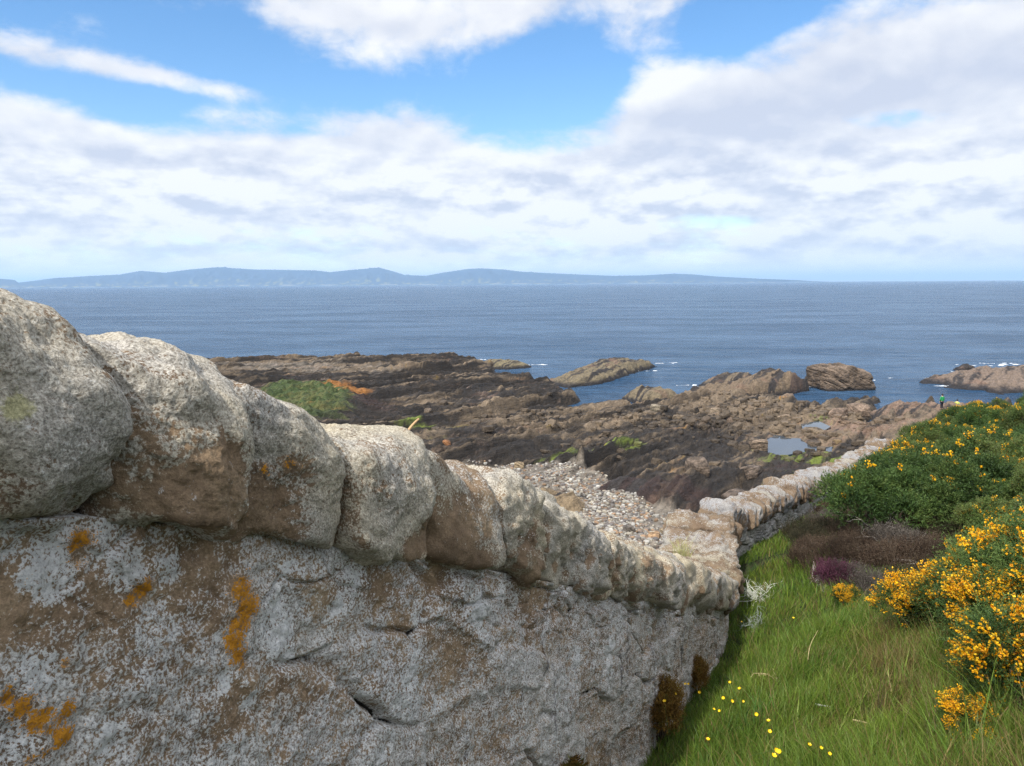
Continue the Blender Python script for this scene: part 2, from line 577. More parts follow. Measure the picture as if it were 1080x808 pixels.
# wall line (visible face): near run, short turn, far run
DIRN = np.array([math.sin(R(26.0)), math.cos(R(26.0))])
P0 = np.array([-.96, 1.36])


def on_wall(px, py, off=0.0):
    """point of the near wall's face plane (moved off metres behind the face) seen at a pixel"""
    n = np.array([DIRN[1], -DIRN[0]])
    d = ray(px, py)
    p = P0 - n * off
    t = (p @ n) / (d[0] * n[0] + d[1] * n[1])
    return d * t + EYE


def u_of(P):
    return (P[..., 0] - P0[0]) * DIRN[0] + (P[..., 1] - P0[1]) * DIRN[1]


TH = .52                                            # wall thickness
U_END = float(u_of(on_wall(768, 610)))
C1 = P0 + DIRN * U_END
C2 = at_y(768, 560, 11.0)[:2]
C3 = at_y(937, 480, 24.0)[:2]
C4 = C3 + (C3 - C2) / np.linalg.norm(C3 - C2) * 9 + np.array([.6, -.4])
C0 = P0 - DIRN * 14
WALL = np.array([C0, C1, C2, C3, C4])

_fx = np.array([-200, -40, 0, 4, 8, 11, 15, 20, 24, 28, 32, 40, 52, 66, 400.])
_fy = np.array([-12, -9, 0, 1.628, 3.2, 3.75, 4.75, 6.1, 7.05, 8.0, 9.4, 12.6, 16.5, 22, 24])


def wall_side(x, y):
    """signed distance to the wall's face line: positive on the camera's side"""
    d = seg_dist(x, y, WALL, closed=False)
    poly = np.concatenate([WALL, [[C4[0] + 60, C4[1] + 90], [900, 900], [900, -900], [C0[0] - 400, C0[1] - 900]]])
    return np.where(in_poly(x, y, poly), d, -d)


def hill_z(x, y, noise=True):
    x = np.asarray(x, float); y = np.asarray(y, float)
    xr = np.where(x < 4, .3 * x, 1.2 + .15 * (np.minimum(x, 21 + .12 * (x - 21)) - 4))
    xr = np.where(x < -8, -2.4 + .05 * (x + 8), xr)
    z = E - 1.61 + xr - np.interp(y, _fx, _fy)
    z = z + 1.35 * sstep(14.5, 21, x) * sstep(15, 27, y) * sstep(46, 33, y)
    s = wall_side(x, y)
    z = z - .24 * np.exp(-(np.maximum(s, 0) / .9) ** 2) * (np.abs(y) < 11)
    left = np.maximum(-s - .2, 0)
    z = z - np.minimum(.62 * left, 7 + .1 * left)
    if noise:
        P = v3(x, y)
        z = z + (.05 * fbm(P * .9, 4) + .12 * fbm(P * .25, 3)).reshape(x.shape) * sstep(.1, 1.2, np.abs(s))
    return np.where(y < 36, np.maximum(z, 2.1 - .05 * np.maximum(y - 20, 0)), np.maximum(z, -2.5))


def gz(x, y):
    return float(hill_z(np.array([float(x)]), np.array([float(y)]))[0])


# ---- ground sheet
xs = np.concatenate([[-900, -500, -300, -200, -140, -100, -70, -50, -36], np.arange(-28, -4, .7), np.arange(-4, 26, .14), np.arange(26, 60, .8), [64, 72, 85, 110, 150, 220, 320, 500, 900]])
ys = np.concatenate([[-900, -500, -300, -160, -90, -50, -30, -18], np.arange(-12, 2, .6), np.arange(2, 30, .14), np.arange(30, 70, .8), [74, 85, 100]])
gx, gy = np.meshgrid(xs, ys, indexing='ij')
gzv = hill_z(gx, gy)
m_ground, nt, p = material('turf_soil')
tc = nt.new('ShaderNodeTexCoord').outputs['Object']
c = nt.ramp(nt.noise(tc, 1.3, 7, .6), [(.3, (.020, .032, .010)), (.5, (.032, .058, .014)), (.7, (.06, .055, .022))])
c = nt.mix(nt.sstep(nt.noise(tc, 18, 5, .65), .45, .7), c, (.035, .026, .014))
nt.set(p.inputs['Base Color'], c)
nt.set(p.inputs['Normal'], nt.bump(nt.noise(tc, 22, 6, .7), 1.0, .08))
tag(obj('ground', v3(gx, gy, gzv), grid_faces(*gx.shape), m_ground, smooth=True), 'grassy hillside sloping down beside the wall', 'ground', kind='structure')

# ------------------------------------------------------------------ sea
m_sea, nt, p = material('sea_water')
pos = nt.new('ShaderNodeNewGeometry').outputs['Position']
mp = nt.new('ShaderNodeMapping'); mp.inputs['Rotation'].default_value = (0, 0, R(20)); mp.inputs['Scale'].default_value = (.45, 1, 1)
nt.l.new(pos, mp.inputs[0])
w1 = nt.noise(mp.outputs[0], .16, 5, .62)
w2 = nt.noise(mp.outputs[0], .9, 5, .65)
w3 = nt.noise(mp.outputs[0], .026, 9, .74)
hgt = nt.math('ADD', nt.math('MULTIPLY', w1, 1.6), nt.math('MULTIPLY', w2, .55))
nt.set(p.inputs['Normal'], nt.bump(hgt, 1.0, 4.0))
rp = nt.noise(mp.outputs[0], .33, 6, .7)
deep = nt.mix(nt.sstep(nt.math('ADD', nt.math('MULTIPLY', w3, .72), nt.math('MULTIPLY', rp, .28)), .40, .60), (.020, .058, .118), (.070, .128, .212))
nt.set(p.inputs['Base Color'], deep)
p.inputs['Roughness'].default_value = .22
p.inputs['IOR'].default_value = 1.333
p.inputs['Specular IOR Level'].default_value = .06
ring = np.array([20, 45, 70, 100, 140, 200, 300, 500, 900, 1800, 4000, 9000, 20000, 45000, 90000.])
ang = np.linspace(0, 2 * math.pi, 97)
rr, aa = np.meshgrid(ring, ang, indexing='ij')
V = np.concatenate([v3(rr * np.sin(aa), 60 + rr * np.cos(aa), 0.0)])
# sea covers only where it can be seen: everything else is under the land sheet
tag(obj('sea', np.concatenate([V, [[0, 60, 0]]]), [grid_faces(len(ring), len(ang)), np.array([[len(V), k + 1, k] for k in range(96)])], m_sea),
    'blue sea rippled by the wind, out to the horizon', 'sea', kind='structure')

# ------------------------------------------------------------------ rocky shore
STR = R(36)                                    # strike of the beds, clockwise from +Y
SV = np.array([math.sin(STR), math.cos(STR)]); TV = np.array([math.cos(STR), -math.sin(STR)])


def px_world(poly, z=0.0):
    return np.array([at_z(a, b, z)[:2] for a, b in poly])


MAIN = px_world([(-700, 402), (-250, 392), (100, 385), (205, 383), (300, 381), (420, 378), (495, 380), (530, 388), (529, 397), (562, 402), (585, 407),
                 (614, 414), (612, 431), (662, 429), (700, 424), (735, 409), (745, 405), (800, 412), (835, 414), (832, 423), (872, 427),
                 (905, 421), (925, 418), (937, 438), (960, 434), (1010, 432), (1060, 428), (1150, 420), (1700, 420)])
MAIN = np.concatenate([MAIN, [[160, 20], [-160, 20]]])
# a tide pool and the little inlets cut in the rocks
POOLS = {
    'A': px_world([(815, 463), (828, 459), (842, 463), (852, 471), (871, 471), (869, 476), (842, 476), (826, 479), (816, 476)], 1.6),
    'B': px_world([(848, 448), (862, 445), (873, 450), (866, 454), (850, 455)], 1.6),
}
KNOLL = px_world([(262, 411), (300, 402), (352, 401), (374, 408), (352, 425), (316, 434), (270, 440)], 4.2)
PEB = px_world([(480, 500), (532, 492), (590, 490), (640, 500), (662, 512), (690, 530), (720, 540), (760, 543), (765, 575), (700, 600), (560, 560), (500, 530)], 2.3)


def strata(x, y):
    """step height and bed coordinate of the tilted, eroded beds"""
    s = x * SV[0] + y * SV[1]; t = x * TV[0] + y * TV[1]
    W = v3(s * .03, t * .06)
    tw = t + 2.6 * fbm(W, 4).reshape(x.shape) + .22 * fbm(v3(s * .18, t * .5), 3).reshape(x.shape)
    h = np.zeros_like(x)
    for lam, amp, sd in ((8.3, .95, 0.0), (3.4, .85, 3.1), (1.5, .42, 7.7), (.65, .16, 1.3)):
        ph = (tw + sd) / lam
        k = np.floor(ph); f = ph - k
        am = amp * (.35 + 1.3 * np.clip(.5 + pnoise(v3(k * 3.7 + sd, s * .045 / lam ** .4 * 2.0)).reshape(x.shape), 0, 1))
        # the beds are cut by joints: blocks missing along each one
        bl = pnoise(v3(k * 5.1 + np.floor(s / (1.1 * lam) + 3 * pnoise(v3(k * 1.7, s * .05)).reshape(x.shape)) * .73 + sd, k * 2.3)).reshape(x.shape)
        am = am * (1 + .5 * np.clip(bl * 2, -.8, .8))
        # gentle back, steep scarp
        saw = np.where(f < .70, f / .70, (1 - f) / .30)
        fade = np.clip((lam * 95 / np.maximum(np.hypot(x, y), 1)) - .35, 0, 1)
        h += am * (saw - .45) * fade
    return h, tw, s


def shore_base(x, y):
    sd = poly_sd(x, y, MAIN)
    P = v3(x, y)
    sd = sd + 1.6 * fbm(P * .14, 4).reshape(x.shape)
    up = sstep(-1.2, 2.2, sd)
    z = -1.6 + up * (2.05 + .055 * np.clip(sd, 0, 45))
    return z, sd, up


def nominal_px(x, y, z=1.8):
    return project(np.stack([x.ravel(), y.ravel(), np.full(x.size, z)], 1))[:2]


def shore_height(x, y):
    z, sd, up = shore_base(x, y)
    h, tw, s = strata(x, y)
    X = x.shape
    pxn, pyn = nominal_px(x, y)
    pxn = pxn.reshape(X); pyn = pyn.reshape(X)
    P = v3(x, y)
    n = fbm(P * .55, 6, .66).reshape(X)
    amp = np.ones(X)
    pebd = poly_sd(x, y, PEB)
    pebw = sstep(-.5, .4, pebd + 1.3 * fbm(P * .3, 3).reshape(X))
    amp = amp * (1 - .85 * pebw)
    # rubble ground left of the pools: beds broken up
    rub = np.exp(-((pxn - 800) / 85) ** 2 - ((pyn - 440) / 16) ** 2)
    amp = amp * (1 - .55 * rub)
    z = z + up * amp * h + up * (.26 + .5 * rub) * n * (1 - .6 * pebw)
    # grassy knoll
    kd = poly_sd(x, y, KNOLL)
    kw = sstep(-4.0, 1.5, kd + 1.0 * fbm(P * .3, 3).reshape(X))
    z = z * (1 - kw) + kw * (np.maximum(z * .3, 0) + 3.5 + .48 * fbm(P * .7, 6, .66).reshape(X))
    z = z - pebw * .15 + .2 * pebw
    # tide pools
    for q in POOLS.values():
        d = poly_sd(x, y, q) + .35 * fbm(P * .5, 3).reshape(X)
        # low ground round the pool, open towards the hill
        dn = poly_sd(x, y, q - SV * 5.0)
        lim = 1.70 + .12 * np.maximum(-np.maximum(d, dn), 0) + .25 * n
        wl = sstep(-13, -4, np.maximum(d, dn) + 1.5 * n)
        z = z * (1 - wl) + np.minimum(z, np.maximum(lim + .14 * n + .08 * amp * h, 1.5)) * wl
        z = np.where(d > -5, np.maximum(z, 1.66 + .10 * n - .10 * np.maximum(-d - 3, 0)), z)
        w = sstep(-1.3, .4, d + .5 * n)
        z = z * (1 - w) + w * 1.15 + .5 * w * (1 - w) * n
    # gentle rise of the shore to the foot of the bank
    z = z + 1.4 * sstep(46, 30, y) * (x < 40)
    return z, dict(sd=sd, h=h, tw=tw, s=s, peb=pebw, knoll=kw, rub=rub, px=pxn, py=pyn, n=n, kd=kd)


# the sheet is laid out along the strike of the beds so that their scarps stay crisp
ss = np.concatenate([np.arange(-150, -20, 4.0), np.arange(-20, 186, .36), np.arange(186, 330, 4.0)])
st_ = np.concatenate([np.arange(-300, -152, 4.0), np.arange(-152, 44, .145), np.arange(44, 140, 3.0)])
gs, gt = np.meshgrid(ss, st_, indexing='ij')
shx = gs * SV[0] + gt * TV[0]; shy = gs * SV[1] + gt * TV[1]
shz, I = shore_height(shx, shy)
shz = np.where(shy < 26, np.minimum(shz, 1.2), shz)


def G(cx, cy, rx, ry, px, py):
    return np.exp(-(((px - cx) / rx) ** 2 + ((py - cy) / ry) ** 2))


def lerp(c, col, w):
    return c * (1 - w[..., None]) + np.array(col) * w[..., None]


def shore_colour(x, y, z, I):
    X = x.shape
    st = fbm(v3(I['s'] * .05, I['tw'] * .9), 5, .6).reshape(X)
    st2 = fbm(v3(I['s'] * .11 + 40, I['tw'] * 2.3), 4, .6).reshape(X)
    bl = fbm(v3(x, y) * .12 + 9, 4).reshape(X)
    px, py = I['px'], I['py']
    dark = np.array([.026, .021, .017]); brown = np.array([.080, .060, .042]); tan = np.array([.165, .122, .080])
    c = np.zeros(X + (3,)) + brown
    # bare tan beds on the raised edges, dark weed in the low and wet parts
    t_bias = (.85 * G(830, 440, 110, 30, px, py) + .35 * G(620, 455, 90, 16, px, py) + .55 * G(320, 390, 110, 9, px, py) + .4 * G(560, 428, 120, 10, px, py)
              + .5 * G(720, 410, 60, 9, px, py) + .55 * G(930, 440, 60, 25, px, py) + .25 * G(560, 465, 60, 10, px, py))
    d_bias = (.55 * G(520, 412, 130, 16, px, py) + .5 * G(640, 490, 110, 22, px, py) + .45 * G(720, 465, 70, 24, px, py) + .4 * G(430, 386, 60, 7, px, py)
              + .35 * G(400, 440, 70, 14, px, py) + .4 * G(760, 505, 60, 20, px, py))
    tw = sstep(.05, .55, .16 + t_bias * .75 - d_bias * .55 + st * .75 + st2 * .45 + I['h'] * .16)
    c = lerp(c, tan, tw)
    dw = sstep(.1, .6, .50 + d_bias * .75 - t_bias * .75 - st * .6 + bl * .45 - st2 * .5 - I['h'] * .16)
    c = lerp(c, dark, dw * .96)
    band = sstep(.12, .40, fbm(v3(I['s'] * .02 + 7, I['tw'] * .42), 4, .6).reshape(X))
    c = lerp(c, dark * .8, band * .75 * (1 - .5 * np.clip(t_bias, 0, 1)))
    rust = sstep(.2, .7, .35 * bl + .5 * st2 + .5 * G(880, 455, 60, 14, px, py) + .35 * G(940, 447, 60, 14, px, py))
    c = lerp(c, (.20, .125, .088), rust * .7)
    mar = sstep(.35, .7, G(370, 432, 60, 9, px, py) * .85 + G(650, 520, 30, 9, px, py) * .9 + G(710, 527, 45, 10, px, py) * 1.0 + G(830, 492, 40, 10, px, py) * .6 + .3 * st2)
    c = lerp(c, (.040, .023, .019), mar * .75)
    grey = sstep(.25, .6, G(300, 392, 110, 9, px, py) * .6 + .5 * st2 + .2 * bl)
    c = lerp(c, (.20, .18, .155), grey * .5 * (tw > .1))
    # green weed in strips along the beds
    alg = (G(600, 487, 45, 8, px, py) + G(440, 456, 30, 9, px, py) + G(830, 478, 40, 10, px, py) * .9 + G(870, 486, 40, 6, px, py)
           + G(660, 482, 30, 5, px, py) + G(500, 470, 40, 7, px, py) * .5 + G(845, 508, 40, 9, px, py) * .8 + G(870, 440, 18, 4, px, py))
    aw = sstep(.62, .95, alg * .8 + st2 * .75 + st * .35)
    c = lerp(c, (.13, .165, .028), aw * .9)
    wet = sstep(.9, .2, z) * (1 - aw)
    c = lerp(c, dark * 1.1, wet * .8)
    # pebbles
    pe = fbm(v3(x, y) * 2.2, 4).reshape(X)
    pc = np.array([.17, .145, .115]) * (1 + .5 * pe[..., None])
    pw = I['peb'] * sstep(-.35, .1, .15 + pe * .6 + bl * .5 - .6 * G(640, 528, 60, 6, px, py))
    c = c * (1 - pw[..., None]) + pc * pw[..., None]
    # knoll: turf on the seaward top, rock on the near face
    gw = sstep(-.3, .3, I['kd'] / 2.2 + bl * 1.0 + st2 * .8 + .35 * I['n'] + .3) * I['knoll']
    c = lerp(c, (.048, .070, .022), gw)
    c = lerp(c, (.10, .10, .035), gw * sstep(-.1, .5, st2 + bl * .5) * .8)
    ow = sstep(.3, .7, 1.35 * G(366, 421, 22, 8, px, py) + st2 * .5 + .1 * st)
    c = lerp(c, (.27, .115, .03), ow)
    return np.clip(c, .01, .7)


shc = shore_colour(shx, shy, shz, I)
m_shore = col_rock_mat('shore_rock', 3.0, .5, .75, .25, .68)
tag(obj('rocky_shore', v3(shx, shy, shz), grid_faces(*shx.shape)[:, ::-1], m_shore, attrs={'col': shc.reshape(-1, 3)}),
    'dark tilted rock beds of the foreshore at low tide', 'shore', kind='structure')

# ---- tide pools
m_pool, nt, p = material('pool_water')
p.inputs['Base Color'].default_value = (.03, .045, .06, 1); p.inputs['Roughness'].default_value = .01
p.inputs['Specular IOR Level'].default_value = .5
pp = nt.new('ShaderNodeNewGeometry').outputs['Position']
nt.set(p.inputs['Normal'], nt.bump(nt.noise(pp, 1.5, 2), .04, .004))
for k, q in POOLS.items():
    ce = q.mean(0); q2 = ce + (q - ce) * 1.25
    n = len(q2)
    V = np.concatenate([np.c_[q2, np.full(n, 1.60)], np.c_[q2, np.full(n, 1.0)]])
    F = [np.array([list(range(n))]), np.array([[i + n, (i + 1) % n + n, (i + 1) % n, i] for i in range(n)])]
    tag(obj('tide_pool', V, F, m_pool), 'still tide pool among the brown rocks', 'tide pool', kind='structure')

# ---- stuff: pebbles and rubble
def scatter_rocks(pts, size, cols, flat=(.5, .9), sub=1, seed=5, align=None, p=6, sink=.25):
    """many small angular rocks in one mesh: pts (n,3), size (n,)"""
    rg = np.random.default_rng(seed)
    protos = []
    for _ in range(10):
        pl = []
        for _ in range(6):
            n = rg.normal(size=3); pl.append((n, rg.uniform(.62, .85) * float(np.abs(n).sum() / np.linalg.norm(n))))
        pl += [((0, 0, 1), .75), ((0, 0, -1), .75), ((1, 0, 0), .9), ((-1, 0, 0), .9), ((0, 1, 0), .8), ((0, -1, 0), .8)]
        protos.append(polytope(sub, pl, p))
    Vs, Fs, Cs = [], [], []; off = 0
    which = rg.integers(0, len(protos), len(pts))
    for k, (pv, pf) in enumerate(protos):
        ids = np.where(which == k)[0]
        n = len(ids)
        if not n: continue
        a = rg.uniform(0, 2 * math.pi, n) if align is None else align + rg.normal(0, .3, n)
        sc = np.stack([rg.uniform(.7, 1.0, n), rg.uniform(.7, 1.5, n), rg.uniform(*flat, n)], 1) * size[ids][:, None]
        v = pv[None] * sc[:, None, :]
        tl = rg.normal(0, .22, n)
        y_, z_ = v[..., 1] * np.cos(tl)[:, None] - v[..., 2] * np.sin(tl)[:, None], v[..., 1] * np.sin(tl)[:, None] + v[..., 2] * np.cos(tl)[:, None]
        ca, sa = np.cos(a)[:, None], np.sin(a)[:, None]
        x_ = v[..., 0]
        w = np.stack([x_ * ca + y_ * sa, -x_ * sa + y_ * ca, z_], -1) + pts[ids][:, None, :]
        w[..., 2] += (sc[:, 2] * (.5 - sink))[:, None]
        Vs.append(w.reshape(-1, 3)); Cs.append(np.repeat(cols[ids], len(pv), 0))
        Fs.append((pf[None] + (off + np.arange(n) * len(pv))[:, None, None]).reshape(-1, 3)); off += n * len(pv)
    return np.concatenate(Vs), np.concatenate(Fs), np.concatenate(Cs)


def sample_poly(poly, n, rg):
    poly = np.asarray(poly); lo, hi = poly.min(0), poly.max(0)
    out = np.zeros((0, 2))
    while len(out) < n:
        q = rg.uniform(lo, hi, (n * 3, 2)); out = np.concatenate([out, q[in_poly(q[:, 0], q[:, 1], poly)]])
    return out[:n]


rg = np.random.default_rng(21)
m_peb = col_rock_mat('beach_stone', 14, .03, .85, .2, .28)
ce = PEB.mean(0)
q = sample_poly(ce + (PEB - ce) * 1.02, 9500, rg)
keep = fbm(v3(q[:, 0], q[:, 1]) * .25, 3) > rg.uniform(-.6, .25, len(q))
q = q[keep]
zq, Iq = shore_height(q[:, 0], q[:, 1])
size = .045 + .11 * rg.random(len(q)) ** 3 + .03 * rg.random(len(q))
pal = np.array([(.50, .46, .39), (.40, .37, .33), (.55, .49, .39), (.28, .22, .18), (.44, .29, .18), (.24, .215, .20), (.60, .57, .51)])
cols = pal[rg.integers(0, len(pal), len(q))] * rg.uniform(.30, .62, (len(q), 1))
V, F, C = scatter_rocks(np.c_[q, zq], size, cols, sub=1, seed=8, p=9)
tag(obj('beach_pebbles', V, F, m_peb, attrs={'col': C}), 'pale pebbles and cobbles of the small beach below the wall', 'pebbles', kind='stuff')

RUBP = px_world([(560, 405), (620, 432), (700, 428), (745, 412), (830, 418), (900, 428), (935, 442), (960, 455), (900, 475), (800, 500), (740, 520), (640, 500),
                 (500, 480), (430, 460), (420, 440), (480, 425)], 1.5)
q = sample_poly(RUBP, 5200, rg)
zq, Iq = shore_height(q[:, 0], q[:, 1])
prob = .045 + .95 * G(800, 440, 120, 22, Iq['px'], Iq['py']) + .3 * G(600, 440, 90, 14, Iq['px'], Iq['py'])
keep = (rg.random(len(q)) < prob) & (zq > .5)
for pl in POOLS.values():
    d_ = poly_sd(q[:, 0], q[:, 1], pl)
    keep &= (d_ < -.8) & ((d_ < -6) | (rg.random(len(q)) < .35))
q, zq = q[keep], zq[keep]
# stones crowd the rims of the pools
for pl in POOLS.values():
    lo, hi = pl.min(0) - 5, pl.max(0) + 5
    r_ = rg.uniform(lo, hi, (2600, 2)); d_ = poly_sd(r_[:, 0], r_[:, 1], pl)
    r_ = r_[(d_ > -3.6) & (d_ < -1.1) & (rg.random(len(r_)) < .06)]
    zr, Ir = shore_height(r_[:, 0], r_[:, 1])
    q = np.concatenate([q, r_]); zq = np.concatenate([zq, zr]); keep = np.concatenate([keep, np.ones(len(r_), bool)])
    Iq = {k: np.concatenate([v, Ir[k]]) for k, v in Iq.items()}
cq = shore_colour(q[:, 0], q[:, 1], zq, {k: v[keep] for k, v in Iq.items()})
cq = cq * rg.uniform(.6, 1.2, (len(q), 1)) * .6 + np.array([.115, .086, .058]) * .5 * rg.uniform(.5, 1.2, (len(q), 1))
size = .16 + .42 * rg.random(len(q)) ** 2.5
V, F, C = scatter_rocks(np.c_[q, zq], size, cq, flat=(.35, .75), sub=2, seed=9, align=STR, p=24)
tag(obj('shore_rubble', V, F, m_shore, attrs={'col': C}), 'broken brown stones strewn over the rock beds', 'rubble', kind='stuff')

# ---- single large rocks standing in or beside the sea
def bed_rock(name, axis_px, width, height, label, col=(.22, .17, .115), seed=0, dark=.35, nu=150, nv=70, z0=0.0, tilt=.0, group=None, pw=1.6, crest=None):
    """elongated bedded outcrop: axis given by waterline pixels, metres wide and high"""
    A = np.array([at_z(a, b, z0)[:2] for a, b in axis_px])
    seg = np.linalg.norm(np.diff(A, axis=0), axis=1); L = np.concatenate([[0], np.cumsum(seg)])
    u = np.linspace(-.08, 1.08, nu); v = np.linspace(-1.25, 1.25, nv)
    uu, vv = np.meshgrid(u, v, indexing='ij')
    def ip(k, t): return np.interp(np.clip(t, 0, 1) * L[-1], L, A[:, k])
    d0 = (A[-1] - A[0]) / np.linalg.norm(A[-1] - A[0]); nrm = np.array([d0[1], -d0[0]])
    ex = np.where(uu < 0, uu, np.where(uu > 1, uu - 1, 0)) * L[-1]
    wd = width * (.62 + .38 * np.sin(math.pi * np.clip(uu, 0, 1)) ** .6)
    x = ip(0, uu) + ex * d0[0] + nrm[0] * vv * wd / 2; y = ip(1, uu) + ex * d0[1] + nrm[1] * vv * wd / 2
    P = v3(x, y)
    rim = np.maximum(np.abs(vv), np.abs(uu * 2 - 1) * 1.0) + .14 * fbm(P * .45 + seed, 4).reshape(x.shape)
    hp = np.clip(1 - np.clip(rim, 0, 1.3) ** (pw * 2), -1, 1)
    prof = np.interp(np.clip(uu, 0, 1), np.linspace(0, 1, len(crest or [1])), crest or [1])
    h, tw, s = strata(x + seed * 3.1, y)
    z = -1.3 + (1.3 + height * prof * (1 + tilt * vv)) * np.clip(hp, 0, 1) ** .55 * (hp > 0) + np.clip(hp, 0, 1) * (.42 * h + .3 * fbm(P * .7 + seed, 5, .6).reshape(x.shape))
    z = np.where(hp <= 0, -1.4, z) + z0
    st = fbm(v3(s * .06, tw * 1.1) + seed, 5, .6).reshape(x.shape)
    c = np.zeros(x.shape + (3,)) + np.array(col) * .60
    c = lerp(c, (.035, .030, .028), sstep(.0, .45, dark - .08 + st * 1.1))
    c = lerp(c, (.16, .10, .07), sstep(.2, .6, fbm(P * .3 + 31 + seed, 4).reshape(x.shape)) * .6)
    if z0 == 0: c = lerp(c, (.022, .020, .021), sstep(.75, .25, z - z0 + .2 * st))
    ctr = np.array([A.mean(0)[0], A.mean(0)[1], z0])
    o = obj(name, v3(x, y, z) - ctr, grid_faces(*x.shape)[:, ::-1], m_shore, attrs={'col': c.reshape(-1, 3)}, loc=ctr)
    return tag(o, label, 'sea rock', group)


bed_rock('sea_rock', [(503, 388), (530, 387.5), (560, 385.5)], 9, 1.5, 'low tan skerry off the tip of the left rock shelf, surf at its right end', (.26, .215, .13), 1, .15, crest=[.5, 1, .8, .4])
bed_rock('sea_rock', [(574, 409), (610, 404), (645, 393), (682, 385)], 8.5, 2.2, 'long narrow tan reef pointing out to sea between two inlets', (.25, .20, .125), 2, .25, nu=220, crest=[.5, .8, .8, 1, 1, .6])
bed_rock('sea_rock', [(664, 425), (690, 423), (712, 420)], 6, 1.9, 'squat square-ended tan rock right of the inlet', (.26, .205, .13), 3, .1, crest=[1, .9, .7])
bed_rock('sea_rock', [(738, 409), (770, 405), (800, 404)], 6, 1.9, 'low wedge of rock rising behind the twin-peaked outcrop', (.22, .17, .115), 4, .3, crest=[.3, .8, 1.1])
bed_rock('sea_rock', [(728, 423), (765, 419), (800, 415), (842, 410)], 6.5, 3.0, 'long bedded outcrop climbing to a dark blocky end by the channel', (.24, .175, .115), 5, .28, nu=220, crest=[.5, .55, .65, .8, 1.05, 1.05], tilt=-.1, pw=2.2)
bed_rock('sea_rock', [(1000, 411), (1035, 405), (1085, 401), (1190, 398)], 20, 1.9, 'broad pinkish brown headland beyond the yellow gorse', (.27, .20, .15), 6, .05, nu=220, crest=[.4, .8, 1, 1.1])
bed_rock('sea_rock', [(1006, 391), (1018, 390), (1031, 391)], 3.5, .8, 'small dark reef awash off the pinkish headland', (.08, .065, .055), 7, .5, nu=60, nv=36, crest=[.7, 1, .6])
bed_rock('sea_rock', [(925, 446), (960, 441), (1010, 436)], 9, 1.6, 'flat pink-brown rock ledge at the water below the green-jacketed walker', (.30, .205, .145), 8, .0, nu=120, crest=[.5, 1, 1])


def block_rock(name, px, py, z, size, planes_seed, rot, label, cat, col, sub=5, p=16, group=None, dark_low=.9, mat=None, rough=.10, sink=.25, planes=None):
    rg = np.random.default_rng(planes_seed)
    pl = []
    for _ in range(7):
        n = rg.normal(size=3) * (1, 1, .8); pl.append((n, rg.uniform(.66, .86) * float(np.abs(n).sum() / np.linalg.norm(n))))
    pl += [((0, 0, 1), .9), ((0, 0, -1), .9), ((1, 0, 0), .95), ((-1, 0, 0), .95), ((0, 1, 0), .95), ((0, -1, 0), .95), ((.6, -.2, 1), .8)]
    if planes:
        pl = [((0, 0, 1), 1), ((0, 0, -1), 1), ((1, 0, 0), 1), ((-1, 0, 0), 1), ((0, 1, 0), 1), ((0, -1, 0), 1)]
        pl += [(n, d * float(np.abs(n).sum() / np.linalg.norm(n))) for n, d in planes]
    v, f = polytope(sub, pl, p)
    v = v * np.array(size)
    m = max(size)
    nn = v / (np.linalg.norm(v, axis=1)[:, None])
    v = v + nn * (rough * m * .5 * fbm(v / m * 2.6 + planes_seed, 6, .55))[:, None]
    # bedding grooves
    bed = v[:, 2] * .8 + v[:, 0] * .45
    v = v + nn * (-.045 * m * np.clip(fbm(np.c_[v[:, :2] / m * .6, bed / m * 9], 3, ridged=True) - .75, 0, 1))[:, None]
    c = np.zeros((len(v), 3)) + np.array(col) * .68
    st = fbm(np.c_[v[:, :2] / m * 1.2, bed / m * 6] + planes_seed, 5, .6)
    c = lerp(c, np.array(col) * .35, sstep(-.05, .5, st))
    c = lerp(c, np.array(col) * 1.35, sstep(.1, .5, -st) * .6)
    if dark_low: c = lerp(c, (.022, .02, .02), sstep(.45, .2, v[:, 2] + size[2] * (1 - sink * 2)))
    ca, sa = math.cos(rot), math.sin(rot)
    v = np.c_[v[:, 0] * ca - v[:, 1] * sa, v[:, 0] * sa + v[:, 1] * ca, v[:, 2]]
    b = at_z(px, py, z)
    o = obj(name, v, f, mat or m_shore, attrs={'col': c}, loc=(b[0], b[1], z + size[2] * (1 - 2 * sink)))
    return tag(o, label, cat, group)


block_rock('sea_rock', 886, 409, 0, (4.05, 3.4, 2.3), 41, .15, 'large humped dark boulder standing alone in the sea off the shore', 'sea rock', (.17, .125, .09), sub=6, p=14, rough=.16, sink=.22,
           planes=[((.8, 0, 1), .66), ((-.5, -.2, 1), .80), ((.3, -1, .6), .72), ((1, -.5, .2), .8), ((-1, -.6, .3), .8), ((0, 1, .5), .8)])

